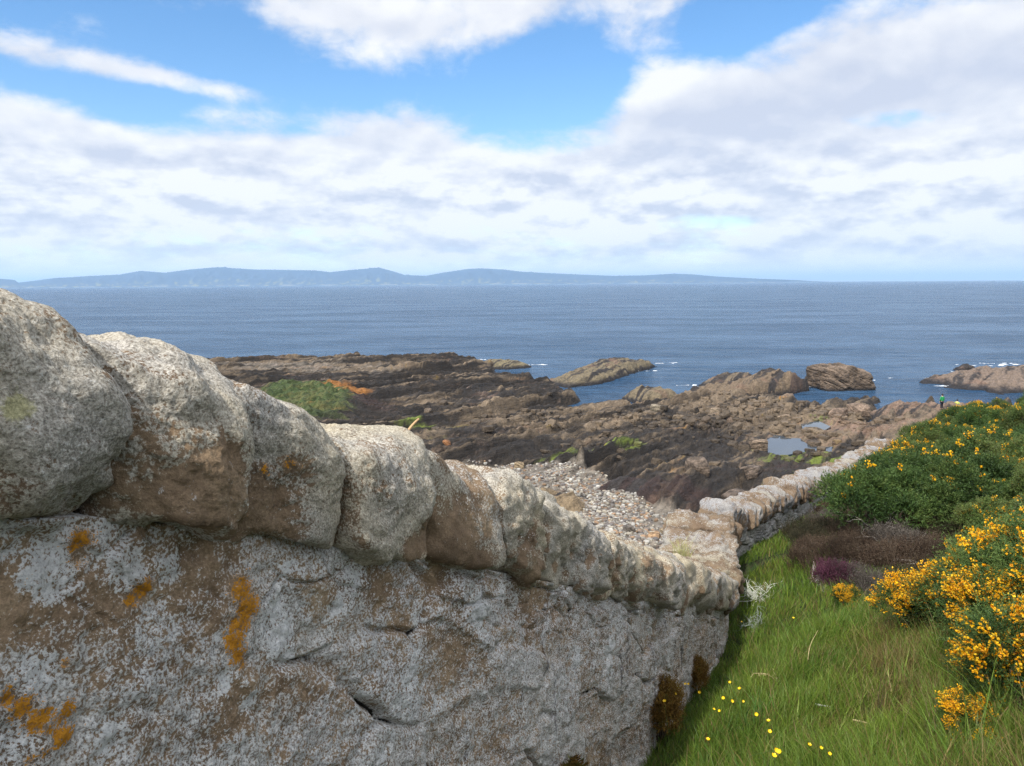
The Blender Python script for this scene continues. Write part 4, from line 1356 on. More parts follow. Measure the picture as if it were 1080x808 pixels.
wall_far = tag(empty('stone_wall'), 'dry stone wall crossing behind the grass, topped with upright leaning slabs', 'stone wall', 'boundary wall')
wall_body('wall_face', wall_far, far, -.1, LF + LF2, 700, 110, 2, (.26, .15), (.35, .8), .06, .012, .78)
rg = np.random.default_rng(78)
u = -.05; k = 0
while u < LF + 4 and k < 96:
    w = rg.uniform(.11, .29)
    cope_stone(far, wall_far, u, u + w * 1.05, 200 + k, 4, htop=.40 + rg.uniform(-.10, .12), lean=-.36 + rg.normal(0, .12), planes=[((rg.normal(), 1, .5), .82), ((rg.normal() * .5, .3, 1), .88)], pale=rg.uniform(.40, .66), brownface=.3, cream=rg.uniform(-.75, -.25), mat=m_grey,
               over=.03 + rg.uniform(-.04, .06), rough=.07, p=30, up=rg.normal(0, .025))
    u += w * 1.04; k += 1

# ------------------------------------------------------------------ plants
m_leaf = leaf_mat('gorse_green', .2, .55, .22)
m_flower = leaf_mat('gorse_flower', .25, .5, .10)
m_heath = leaf_mat('heather', .15, .8, .22)
m_grass = leaf_mat('grass_blade', .35, .45, .0)
m_twig = flat_mat('dead_twig', (.26, .23, .20), .9, .4, 20)
m_bark = flat_mat('gorse_bark', (.075, .055, .035), .95, .4, 20)


def unit(v):
    return v / (np.linalg.norm(v, axis=-1)[..., None] + 1e-9)


def tubes(paths, radii, sides=5):
    """several tapered twigs in one part's mesh"""
    Vs, Fs = [], []; off = 0
    for p, r in zip(paths, radii):
        p = np.asarray(p, float); n = len(p)
        t = unit(np.gradient(p, axis=0))
        ref = np.array([.3, .2, .93])
        s = unit(np.cross(t, ref)); b = np.cross(t, s)
        a = np.linspace(0, 2 * math.pi, sides, endpoint=False)
        rr = np.linspace(r, r * .35, n)
        V = p[:, None] + rr[:, None, None] * (np.cos(a)[None, :, None] * s[:, None] + np.sin(a)[None, :, None] * b[:, None])
        i, j = np.meshgrid(np.arange(n - 1), np.arange(sides), indexing='ij')
        F = np.stack([i * sides + j, (i + 1) * sides + j, (i + 1) * sides + (j + 1) % sides, i * sides + (j + 1) % sides], -1).reshape(-1, 4) + off
        Vs.append(V.reshape(-1, 3)); Fs.append(F); off += n * sides
    return np.concatenate(Vs), np.concatenate(Fs)


def bush_parts(seed, R_, H, lobes, nsprig, sl, nneed, nl, nw, leafcols, fl_frac, fl_per, fl_size, flcols, updir=.7, inner=.25, fl_top=True):
    """a domed bush of sprigs carrying needle leaves, some sprigs flowering"""
    rg = np.random.default_rng(seed)
    lc = []
    for _ in range(lobes):
        a = rg.uniform(0, 2 * math.pi); rr = R_ * .68 * math.sqrt(rg.random())
        hh = H * (1 - .55 * (rr / R_) ** 2) * rg.uniform(.62, 1.0)
        lc.append((rr * math.cos(a), rr * math.sin(a), hh, rg.uniform(.26, .46) * R_))
    lc = np.array(lc)
    li = rg.choice(lobes, nsprig, p=lc[:, 3] ** 2 / (lc[:, 3] ** 2).sum())
    d = unit(rg.normal(size=(nsprig, 3)) + (0, 0, .55))
    d[:, 2] = np.where(d[:, 2] < -.4, -d[:, 2], d[:, 2])
    rad = lc[li, 3] * (1 - inner * rg.random(nsprig) ** 1.5)
    c = lc[li, :3].copy(); c[:, 2] -= lc[li, 3]
    B = c + d * rad[:, None] * (1, 1, .95)
    keep = B[:, 2] > .02
    B, d, li = B[keep], d[keep], li[keep]
    n = len(B)
    D = unit(d * (1, 1, .8) + np.array([0, 0, updir]) + .35 * rg.normal(size=(n, 3)))
    L = sl * rg.uniform(.55, 1.25, n)
    hue = .5 + .5 * fbm(B * 2.2 / R_ + seed, 3) + .16 * rg.normal(size=n)
    hue = np.clip(hue, 0, 1)
    lcols = np.array(leafcols)
    def pick(h, cc):
        x = h * (len(cc) - 1); i = np.clip(x.astype(int), 0, len(cc) - 2); f = (x - i)[:, None]
        return cc[i] * (1 - f) + cc[i + 1] * f
    # needles
    t = rg.random((n, nneed)); 
    perp = unit(np.cross(D[:, None], rg.normal(size=(n, nneed, 3))))
    nd = unit(perp * .9 + D[:, None] * rg.uniform(.3, 1.2, (n, nneed, 1)))
    base = B[:, None] + D[:, None] * (t * L[:, None])[..., None]
    side = unit(np.cross(nd, rg.normal(size=nd.shape)))
    ln = nl * rg.uniform(.6, 1.2, (n, nneed, 1)) * (1.1 - .5 * t[..., None])
    V = np.stack([base - side * nw * .5, base + side * nw * .5, base + nd * ln], 2).reshape(-1, 3)
    F = np.arange(len(V)).reshape(-1, 3)
    ccol = pick(hue, lcols)
    C = np.repeat(ccol, nneed * 3, 0) * np.repeat(rg.uniform(.75, 1.25, n * nneed), 3)[:, None]
    # stalk of each sprig
    s2 = unit(np.cross(D, rg.normal(size=(n, 3)))) * nw * .35
    V2 = np.stack([B - s2 - D * .3 * L[:, None], B + s2 - D * .3 * L[:, None], B + D * L[:, None]], 1).reshape(-1, 3)
    C2 = np.repeat(ccol * .8, 3, 0)
    F2 = np.arange(len(V2)).reshape(-1, 3) + len(V)
    fol = (np.concatenate([V, V2]), np.concatenate([F, F2]), np.concatenate([C, C2]))
    flo = None
    if fl_frac > 0:
        pref = 1.6 * fbm(B * 3.2 / R_ + seed * 3 + 9, 2) + .22 * rg.normal(size=n) + (.25 * d[:, 2] if fl_top else 0)
        sel = np.argsort(-pref)[:max(1, int(n * fl_frac))]
        m = len(sel)
        tf = .25 + .8 * rg.random((m, fl_per))
        pf = unit(np.cross(D[sel][:, None], rg.normal(size=(m, fl_per, 3))))
        cf = B[sel][:, None] + D[sel][:, None] * (tf * L[sel][:, None])[..., None] + pf * fl_size * .8
        ax = unit(pf + .6 * D[sel][:, None] + .4 * rg.normal(size=pf.shape))
        s1 = unit(np.cross(ax, rg.normal(size=ax.shape))); s3 = np.cross(ax, s1)
        sz = fl_size * rg.uniform(.6, 1.15, (m, fl_per, 1))
        # two cupped petals and a keel
        pts = np.stack([cf - ax * sz * .35, cf + s1 * sz * .75 + ax * sz * .25, cf + ax * sz * 1.0 + s3 * sz * .35, cf - s1 * sz * .75 + ax * sz * .25, cf + ax * sz * .7 - s3 * sz * .6], 2)
        Vf = pts.reshape(-1, 3)
        b0 = np.arange(m * fl_per)[:, None] * 5
        Ff = np.concatenate([b0 + np.array([[0, 1, 2]]), b0 + np.array([[0, 2, 3]]), b0 + np.array([[0, 4, 1]]), b0 + np.array([[0, 3, 4]])])
        fc = np.array(flcols)[rg.integers(0, len(flcols), m * fl_per)] * rg.uniform(.8, 1.1, (m * fl_per, 1))
        Cf = np.repeat(fc, 5, 0)
        flo = (Vf, Ff, Cf)
    paths = []
    rad_ = []
    for k in range(min(lobes, 9)):
        e = lc[k, :3] - (0, 0, lc[k, 3] * .7)
        m0 = e * .5 + rg.normal(size=3) * .08 * R_
        paths.append([np.array([0, 0, -.12]) + rg.normal(size=3) * (.03, .03, 0), m0 * (.9, .9, .9), e]); rad_.append(.022 * (R_ / .5) ** .7)
    st = tubes(paths, rad_)
    return fol, flo, st


GREENS = [(.022, .044, .012), (.040, .076, .019), (.068, .112, .027), (.105, .142, .036)]
OLIVES = [(.045, .062, .018), (.075, .095, .028), (.115, .125, .040)]
YELLOWS = [(.80, .46, .012), (.74, .38, .010), (.84, .54, .03), (.62, .27, .012)]


def bush_proto(name, parts, mat, leafname='foliage', flowname='flowers'):
    fol, flo, st = parts
    r = empty(name)
    obj(leafname, fol[0], fol[1], mat, r, attrs={'col': fol[2]})
    if flo: obj(flowname, flo[0], flo[1], m_flower, r, attrs={'col': flo[2]})['kind'] = 'stuff'
    obj('stems', st[0], st[1], m_bark, r)
    return r


class Pool:
    """prototypes of a kind; the first placing uses the prototype itself"""
    def __init__(self, protos): self.pr = protos; self.used = [False] * len(protos)

    def place(self, i, loc, rz, sc, label, cat, group):
        i %= len(self.pr)
        if self.used[i]: o = copy_tree(self.pr[i], loc, rz, sc)
        else:
            o = self.pr[i]; o.location = loc; o.rotation_euler = (0, 0, rz); o.scale = sc; self.used[i] = True
        return tag(o, label, cat, group)


def place_px(px, py, Y, size_h):
    """ground position for a plant whose middle shows at a pixel at distance Y"""
    p = at_y(px, py, Y)
    return np.array([p[0], Y, gz(p[0], Y)])


near_gorse = Pool([bush_proto('gorse_bush', bush_parts(301 + k, .5, .8, 10, 2600, .13, 12, .030, .0050, GREENS, fr, 13, .0125, YELLOWS, updir=.45), m_leaf) for k, fr in enumerate((.33, .14, .24))])
mid_gorse = Pool([bush_proto('gorse_bush', bush_parts(321 + k, .8, 1.1, 10, 3400, .13, 8, .050, .012, GREENS if k != 1 else GREENS[1:] + OLIVES[1:], fr, 8, .022, YELLOWS, updir=.35), m_leaf) for k, fr in enumerate((.006, .035, .15, .28))])
heath = Pool([bush_proto('heather_clump', bush_parts(341 + k, .46, .36, 9, 2000, .13, 8, .022, .0065, cc, 0, 0, 0, YELLOWS, updir=1.0), m_heath) for k, cc in enumerate((
    [(.024, .015, .010), (.050, .032, .021), (.080, .054, .035), (.105, .082, .058)],
    [(.022, .026, .012), (.045, .040, .022), (.075, .062, .036)],
    [(.045, .038, .032), (.085, .072, .060), (.14, .12, .10)]))])
purple = Pool([bush_proto('heather_clump', bush_parts(351, .42, .45, 9, 2200, .12, 9, .020, .007, [(.030, .015, .018), (.075, .026, .042), (.125, .040, .070)], 0, 0, 0, YELLOWS, updir=1.0), m_heath)])

placed = []


def solve_ground(px, py, up=0.0, ylo=2.5, yhi=60):
    """where the ray through a pixel comes within `up` of the ground"""
    ys_ = np.linspace(ylo, yhi, 700)
    d = ray(px, py); d = d / d[1]
    P = EYE + d[None] * ys_[:, None]
    g = hill_z(P[:, 0], P[:, 1], False) + up
    k = np.where(P[:, 2] <= g)[0]
    k = k[0] if len(k) else len(ys_) - 1
    return P[k, 0], P[k, 1]


def put(pool, i, x, y, sc, label, cat, group, sink=.05):
    z = gz(x, y) - sink
    placed.append((x, y, sc))
    return pool.place(i, (x, y, z), random.uniform(0, 6.28), (sc, sc, sc * random.uniform(.88, 1.12)), label, cat, group)


# near flowering gorse, right edge; each found by its middle in the photo
NG = [  # px, py, lift, proto, scale, label
    (972, 624, .40, 0, .85, 'gorse bush heavy with yellow flowers, left end of the bright row above the grass'),
    (1014, 616, .42, 2, .9, 'yellow-flowered gorse bush in the middle of the bright row above the grass'),
    (1062, 598, .45, 1, 1.0, 'greener gorse bush with yellow tips just behind the bright flowering row'),
    (1068, 640, .45, 0, .95, 'gorse bush crowded with orange-yellow bloom at the right edge of the photo'),
    (1060, 690, .35, 2, .7, 'smaller flowering gorse bush below the bright row, at the right edge'),
    (1040, 748, .22, 0, .5, 'little gorse bush with orange flowers low among the tall grass stems'),
    (1100, 600, .6, 1, 1.2, 'large gorse bush half cut off by the right edge, above the bright row'),
    (1110, 690, .45, 2, 1.0, 'flowering gorse bush mostly beyond the right edge, above the tall grass'),
    (893, 628, .16, 2, .36, 'tiny gorse sprig with orange flowers beside the purple heather'),
    (1035, 690, .2, 2, .42, 'small orange-flowered gorse sprig hanging under the bright row'),
]
for px, py, up, i, sc, lb in NG:
    x, y = solve_ground(px, py, up)
    put(near_gorse, i, x, y, sc, lb, 'gorse bush', 'flowering gorse beside the grass')


def region_scatter(poly, up, step, n_try, seed, ylim=(2, 60)):
    rg = np.random.default_rng(seed); out = []
    poly = np.asarray(poly, float); lo, hi = poly.min(0), poly.max(0)
    for _ in range(n_try):
        q = rg.uniform(lo, hi)
        if not in_poly(np.array([q[0]]), np.array([q[1]]), poly)[0]: continue
        x, y = solve_ground(q[0], q[1], up)
        if not ylim[0] < y < ylim[1]: continue
        st = step * (.75 + .5 * rg.random())
        if wall_side(np.array([x]), np.array([y]))[0] < .55 * step: continue
        if any((x - a) ** 2 + (y - b) ** 2 < (st) ** 2 for a, b, *_ in out): continue
        out.append((x, y, q[0], q[1]))
    return out


used_labels = {}

# gorse thicket beyond the wall, its flowering upper edge, and the slope on the right
CREST = [(1000, 412), (1040, 402), (1080, 396), (1160, 380), (1160, 410), (1080, 412), (1030, 424), (1000, 436)]
for x, y, a, b in region_scatter(CREST, .8, 1.5, 700, 400, (28, 60)):
    put(mid_gorse, random.choice((0, 1, 1, 2)), x, y, random.uniform(.9, 1.3), 'gorse bush on the far crest at the right edge, against the pinkish headland', 'gorse bush', 'gorse on the far crest')
TOPEDGE = [(948, 466), (990, 440), (1030, 418), (1080, 402), (1150, 385), (1150, 425), (1080, 428), (1010, 446), (970, 468), (948, 478)]
for x, y, a, b in region_scatter(TOPEDGE, .9, 1.15, 900, 401, (15, 44)):
    f = 3 if b < 432 and random.random() < .22 else (2 if random.random() < .15 else random.choice((0, 1)))
    put(mid_gorse, f, x, y, random.uniform(.75, 1.15), 'gorse bush flecked with yellow flowers along the skyline edge of the thicket' if f > 1 else 'gorse bush with few flowers on the skyline edge of the thicket',
        'gorse bush', 'gorse along the top edge of the thicket')
THICKET = [(925, 505), (948, 478), (990, 452), (1040, 436), (1090, 428), (1150, 425), (1150, 470), (1060, 480), (1020, 500), (960, 515), (935, 522), (920, 518)]
for x, y, a, b in region_scatter(THICKET, .8, 1.0, 1600, 402, (9, 40)):
    put(mid_gorse, 0 if random.random() < .82 else 1, x, y, random.uniform(.8, 1.25), 'dense dark green gorse bush, nearly flowerless, in the thicket below the skyline edge', 'gorse bush', 'green gorse thicket')
SLOPE = [(1035, 545), (1035, 510), (1065, 488), (1150, 470), (1150, 560), (1080, 570), (1050, 565)]
for x, y, a, b in region_scatter(SLOPE, .65, .80, 1200, 403, (5, 24)):
    f = 2 if b > 505 and random.random() < .35 else random.choice((0, 1))
    put(mid_gorse, f, x, y, random.uniform(.5, .85), 'fresh green gorse bush dotted with yellow on the right slope between thicket and bright row' if f == 2 else 'fresh green gorse bush with hardly any yellow on the right slope below the thicket',
        'gorse bush', 'gorse on the right slope')
HEATH = [(858, 548), (885, 527), (930, 518), (1000, 508), (1020, 520), (1012, 560), (1000, 582), (935, 604), (900, 600), (880, 570), (852, 585), (838, 570), (846, 556)]
for x, y, a, b in region_scatter(HEATH, .3, .50, 1500, 404, (6, 20)):
    i = random.choice((0, 0, 0, 1, 1, 2))
    lb = ('brown heather clump gone over, in the patch between grass and gorse', 'dull olive-brown heather clump in the patch between grass and gorse', 'greyish dying heather clump in the patch between grass and gorse')[i]
    put(heath, i, x, y, random.uniform(.75, 1.2), lb, 'heather', 'brown heather patch')
x, y = solve_ground(884, 600, .24)
put(purple, 0, x, y, .85, 'rounded purple heather clump at the edge of the grass', 'heather', None)
x, y = solve_ground(914, 606, .2)
put(purple, 0, x, y, .42, 'small faint purple heather tuft right of the big purple clump', 'heather', None)
# hidden gorse behind the first rows so that the slope stays covered from the side
for x, y, a, b in region_scatter([(1090, 430), (1400, 380), (1400, 760), (1110, 760)], .5, 1.5, 700, 405, (5, 30)):
    put(mid_gorse, random.choice((0, 1, 2)), x, y, random.uniform(.8, 1.1), 'gorse bush on the bank beyond the right edge of the photo', 'gorse bush', 'gorse beyond the right edge')
# two weeds by the wall foot: grassy gorse at the far wall's base
for px, py, i, sc, lb in ((884, 520, 2, .35, 'small yellow-flowered gorse growing at the foot of the far wall'), (897, 512, 1, .40, 'small green gorse beside the far wall, next to the yellow one'),
                          (868, 529, 2, .26, 'tiny flowering gorse close against the far wall, nearest of three')):
    x, y = solve_ground(px, py, .2); put(mid_gorse, i, x, y, sc, lb, 'gorse bush', None)


# bare grey dead gorse stems
def dead_bush(px, py, up, sc, n, seed, label, mat=None, curl=.3, thick=.008, nm='dead_shrub', cat='dead shrub', spread=.5, group=None):
    rg = np.random.default_rng(seed)
    x, y = solve_ground(px, py, up)
    paths, rad_ = [], []
    for k in range(n):
        a = rg.uniform(0, 6.28); d = np.array([math.cos(a) * spread, math.sin(a) * spread, rg.uniform(.4, 1.0)]); d /= np.linalg.norm(d)
        L = sc * rg.uniform(.5, 1.0)
        p = [rg.normal(size=3) * (.10 * sc, .10 * sc, 0)]
        for j in range(7):
            d = unit(d + curl * rg.normal(size=3) + (0, 0, -.06 * curl / .3)); p.append(p[-1] + d * L / 7)
        p = np.array(p); p[:, 2] = np.maximum(p[:, 2], .015)
        paths.append(p); rad_.append(thick * rg.uniform(.6, 1.2))
        for _ in range(3):
            j = rg.integers(2, 6); d2 = unit(d + rg.normal(size=3) * .7); q = [p[j]]
            for jj in range(4):
                d2 = unit(d2 + curl * rg.normal(size=3)); q.append(q[-1] + d2 * L / 11)
            paths.append(np.array(q)); rad_.append(thick * .5)
    V, F = tubes(paths, rad_, 4)
    return tag(obj(nm, V, F, mat or m_twig, loc=(x, y, gz(x, y))), label, cat, group)


m_pale = flat_mat('bleached_stalk', (.42, .43, .36), .9, .25, 15)
m_straw = flat_mat('straw', (.36, .29, .15), .85, .3, 15)
dead_bush(965, 530, .45, 1.0, 16, 501, 'grey bare gorse skeleton standing above the brown heather')
dead_bush(1012, 515, .5, .8, 12, 502, 'grey leafless shrub at the right end of the heather, below the thicket')
dead_bush(925, 560, .3, .7, 12, 503, 'low grey dead shrub in the middle of the heather')
dead_bush(868, 605, .2, .45, 16, 504, 'tangle of thin dark grey twigs under the purple heather')
dead_bush(995, 585, .35, .75, 5, 505, 'thick slanting grey branch behind the bright yellow gorse', thick=.014)
dead_bush(803, 616, .25, .50, 46, 506, 'clump of pale curling dead stalks beside the wall corner, the upper one', m_pale, .55, .0060, 'dry_stalks', 'dry stalks', 1.2)
dead_bush(798, 648, .2, .45, 16, 507, 'drooping clump of grey-green dead stalks below the pale curly ones', flat_mat('grey_stalk', (.22, .25, .21), .9, .3, 15), .5, .005, 'dry_stalks', 'dry stalks', 1.2)
dead_bush(820, 716, .1, .30, 8, 508, 'little arch of straw-coloured dry stalks in the open grass', m_straw, .5, .005, 'dry_stalks', 'dry stalks', 1.3)


def stick(px, py, L, r, yaw, pitch, label, mat):
    x, y = solve_ground(px, py, .12)
    t = np.linspace(0, 1, 8)
    p = np.c_[t * L * math.cos(yaw) * math.cos(pitch), t * L * math.sin(yaw) * math.cos(pitch) + .03 * np.sin(t * 4), .10 + t * L * math.sin(pitch)]
    V, F = tubes([p], [r], 6)
    return tag(obj('dead_stick', V, F, mat, loc=(x, y, gz(x, y))), label, 'dead stick')


stick(860, 738, .34, .007, -.5, -.05, 'pale broken dry stem lying in the open grass', m_pale)
stick(852, 696, .30, .004, .9, .7, 'straw stem leaning to the right in the grass under the heather', m_straw)
stick(900, 752, .35, .005, -.9, .1, 'thin straw lying right of the pale broken stem', m_straw)

# ------------------------------------------------------------------ grass
rg = np.random.default_rng(601)
YG = 1.8 + 14.9 * rg.random(590000) ** 1.35
XG = YG * (rg.uniform(-.05, 1.35, len(YG)))
ok = wall_side(XG, YG) > .03
XG, YG = XG[ok], YG[ok]
pw_ = np.clip(1.25 - YG / 16, .25, 1)
ok = rg.random(len(XG)) < pw_
XG, YG = XG[ok], YG[ok]
ZG = hill_z(XG, YG)
gpx, gpy, _ = project(np.c_[XG, YG, ZG + .1])
heathmask = in_poly(gpx, gpy, np.array(HEATH)) * 1.0
ok = (rg.random(len(XG)) > heathmask * .85) & (gpx > 560) & (gpx < 1650) & (gpy < 1150) & ~in_poly(gpx, gpy, np.array(THICKET))
XG, YG, ZG, gpx, gpy = XG[ok], YG[ok], ZG[ok], gpx[ok], gpy[ok]
N = len(XG)
Pn = v3(XG, YG)
tuft = fbm(Pn * 1.3, 4); tuft2 = fbm(Pn * 4.0 + 20, 3)
straw = sstep(.25, .75, .25 + .5 * fbm(Pn * .8 + 50, 4) + .42 * np.exp(-((gpx - 930) / 70) ** 2 - ((gpy - 690) / 40) ** 2) + .35 * np.exp(-((gpx - 1000) / 60) ** 2 - ((gpy - 660) / 30) ** 2) - .25 * (gpx < 800))
Hh = (.10 + .14 * rg.random(N) + .09 * np.clip(tuft, -.8, 1) + .05 * tuft2) * (1 + .25 * straw)
dwall = wall_side(XG, YG)
Hh = np.clip(Hh, .05, .5) * (.55 + .45 * sstep(.0, .8, dwall))
wide = rg.random(N) < .07
stalk = rg.random(N) < .012
Hh = np.where(stalk, Hh * 1.7, Hh)
Hh *= np.where((gpx > 980) & (gpy > 690), 1.45, 1.0)
a = rg.uniform(0, 2 * math.pi, N)
# blades lean together in swirls
sw = 2.5 * fbm(Pn * .9 + 77, 3)
lean_a = sw * 2.2 + rg.normal(0, 1.5, N)
lean = rg.uniform(.15, .75, N) * Hh
lx, ly = np.cos(lean_a) * lean, np.sin(lean_a) * lean
wd = np.where(YG < 6, .0042, .0042 + (YG - 6) * .0007) * rg.uniform(.6, 1.4, N) * np.where(wide, 2.1, 1) * np.where(stalk, .7, 1)
sx, sy = np.cos(a) * wd / 2, np.sin(a) * wd / 2
ts = np.array([0, .4, .75, 1.0])
rows = []
for k, t in enumerate(ts):
    ox, oy = XG + lx * t ** 2, YG + ly * t ** 2
    oz = ZG - .015 + Hh * (t - .25 * t ** 2 * (lean / Hh))
    w = (1, .85, .55, 0)[k]
    if k < 3:
        rows.append(np.stack([ox - sx * w, oy - sy * w, oz], 1)); rows.append(np.stack([ox + sx * w, oy + sy * w, oz], 1))
    else: rows.append(np.stack([ox, oy, oz], 1))
V = np.stack(rows, 1).reshape(-1, 3)
b0 = np.arange(N)[:, None] * 7
FQ = np.concatenate([b0 + np.array([[0, 1, 3, 2]]), b0 + np.array([[2, 3, 5, 4]])]); FT = b0 + np.array([[4, 5, 6]])
hue = np.clip(.5 + .45 * fbm(Pn * 1.1 + 5, 3) + .2 * rg.normal(size=N), 0, 1)[:, None]
cg = np.array([.058, .122, .017]) * (1 - hue) + np.array([.175, .235, .034]) * hue
cs = np.array([.19, .145, .055]) * rg.uniform(.6, 1.3, (N, 1))
isst = (rg.random(N) < (.08 + .62 * straw)) | stalk
cg = np.where(isst[:, None], cs, cg) * rg.uniform(.75, 1.2, (N, 1))
C = np.repeat(cg[:, None], 7, 1)
tag(obj('grass', V, [FQ, FT], m_grass, attrs={'col': C.reshape(-1, 3)}), 'long green grass on the slope right of the wall', 'grass', kind='stuff')


# tall separate grass tufts at the lower right
def grass_tuft(px, py, n, Hm, seed, label, col=(.13, .20, .035), w=.007):
    rg = np.random.default_rng(seed)
    x, y = solve_ground(px, py, 0)
    Vs, Fs, Cs = [], [], []; off = 0
    for k in range(n):
        a = rg.uniform(0, 6.28); L = Hm * rg.uniform(.55, 1.0); ln = rg.uniform(.1, .9)
        t = np.linspace(0, 1, 8)
        c = np.c_[rg.normal(0, .05) + math.cos(a) * ln * L * t ** 2 * .8, rg.normal(0, .05) + math.sin(a) * ln * L * t ** 2 * .8, L * (t - .35 * ln * t ** 2.5)]
        s = np.array([math.cos(a + 1.6), math.sin(a + 1.6), 0]) * w * rg.uniform(.6, 1.2) / 2
        wt_ = np.array([.8, 1, 1, .95, .8, .6, .35, .04])[:, None]
        V = np.stack([c - s * wt_, c + s * wt_], 1).reshape(-1, 3)
        i = np.arange(7) * 2
        Fs.append(np.stack([i, i + 1, i + 3, i + 2], 1) + off); off += 16
        Vs.append(V); Cs.append(np.tile(np.array(col) * rg.uniform(.7, 1.3), (16, 1)) if rg.random() > .2 else np.tile((.24, .19, .08), (16, 1)))
    return tag(obj('grass_tuft', np.concatenate(Vs), np.concatenate(Fs), m_grass, attrs={'col': np.concatenate(Cs)}, loc=(x, y, gz(x, y) - .01)), label, 'grass tuft')


grass_tuft(1062, 800, 42, .75, 611, 'tall coarse grass tuft with long arching blades in the bottom right corner')
grass_tuft(1018, 806, 26, .60, 612, 'tall green grass tuft left of the corner one, at the bottom edge')
grass_tuft(985, 790, 22, .45, 613, 'medium grass tuft with purplish stems left of the tall corner tufts', (.13, .12, .05))
grass_tuft(922, 760, 14, .5, 614, 'thin tuft of dark brown seeding stems in the lower grass', (.07, .05, .03), .005)
grass_tuft(800, 770, 26, .36, 615, 'light green tuft in the grass below the yellow flowers', (.10, .21, .045))
grass_tuft(830, 605, 40, .42, 616, 'bright yellow-green leafy tuft right of the pale dry stalks', (.13, .22, .03), .010)



# pale tuft growing on the wall's turn
def wall_tuft(px, py, Y, label):
    p = at_y(px, py, Y)
    rg = np.random.default_rng(620)
    paths, rad_ = [], []
    for k in range(60):
        a = rg.uniform(0, 6.28); L = rg.uniform(.15, .34); ln = rg.uniform(.1, .6); t = np.linspace(0, 1, 6)
        paths.append(np.c_[rg.normal(0, .06) + math.cos(a) * ln * L * t ** 2, rg.normal(0, .06) + math.sin(a) * ln * L * t ** 2, L * t - .08]); rad_.append(.004)
    V, F = tubes(paths, rad_, 3)
    return tag(obj('grass_tuft', V, F, flat_mat('wall_grass', (.26, .25, .10), .8, .4, 10), loc=p), label, 'grass tuft')


wall_tuft(718, 588, 9.0, 'dry yellowish grass tuft sprouting behind the cope near the wall corner')

# buttercups
m_stem = flat_mat('flower_stem', (.07, .13, .03), .6, .2, 20)
m_petal, nt, p = material('buttercup_petal'); p.inputs['Base Color'].default_value = (.72, .46, .010, 1); p.inputs['Roughness'].default_value = .35
rgb = np.random.default_rng(640)


def buttercup():
    r = empty('yellow_flower')
    t = np.linspace(0, 1, 6)
    V, F = tubes([np.c_[.02 * t ** 2, .01 * t, -.36 + .36 * t]], [.0022], 5)
    obj('stem', V, F, m_stem, r)
    Vs, Fs = [], []; off = 0
    for k in range(5):
        a = k * 2 * math.pi / 5
        rr = np.linspace(0, 1, 5); ww = np.array([.15, .7, 1.0, .85, .25]) * .008
        cx = .0145 * rr; cz = .004 + .007 * rr ** 2
        pts = np.stack([np.c_[cx, -ww, cz + .001], np.c_[cx, ww, cz + .001], ], 1).reshape(-1, 3)
        q = np.c_[pts[:, 0] * math.cos(a) - pts[:, 1] * math.sin(a) + .02, pts[:, 0] * math.sin(a) + pts[:, 1] * math.cos(a) + .01, pts[:, 2]]
        i = np.arange(4) * 2
        Fs.append(np.stack([i, i + 1, i + 3, i + 2], 1) + off); off += 10; Vs.append(q)
    V = np.concatenate(Vs)
    obj('petals', V, np.concatenate(Fs), m_petal, r)
    return r


bc = buttercup()
first = True
FL = [(215, 505), (232, 508), (266, 535), (180, 537), (382, 500), (418, 525), (355, 555), (388, 566), (432, 567), (322, 597), (344, 607), (142, 575), (478, 620), (526, 645), (527, 683), (298, 714), (548, 745),
      (560, 760), (540, 772), (676, 730), (724, 747), (753, 767), (430, 272), (622, 258)]
for k, (a, b) in enumerate(FL):
    px, py = 660 + a / 1063 * 300, 580 + b / 808 * 228
    x, y = solve_ground(px, py, .22, 2.2)
    dn = float(wall_side(np.array([x]), np.array([y]))[0])
    if dn < .10:
        p = on_wall(px, py, -.14); x, y, z = p
    else:
        p = at_y(px, py, y); x, z = p[0], p[2]
    sc = .62 + .35 * rgb.random()
    o = bc if first else copy_tree(bc, (0, 0, 0), 0)
    first = False
    o.location = (x, y, z); o.rotation_euler = (rgb.normal(0, .2) + .45, rgb.normal(0, .25), rgb.uniform(-.6, .6)); o.scale = (sc, sc, sc)
    tag(o, 'small yellow flower on a thin stem, close against the wall foot' if px < 742 else ('small yellow flower in the open grass at the bottom of the photo' if py > 760 else 'small yellow flower in the grass a step out from the wall'),
        'flower', 'yellow flowers in the grass')


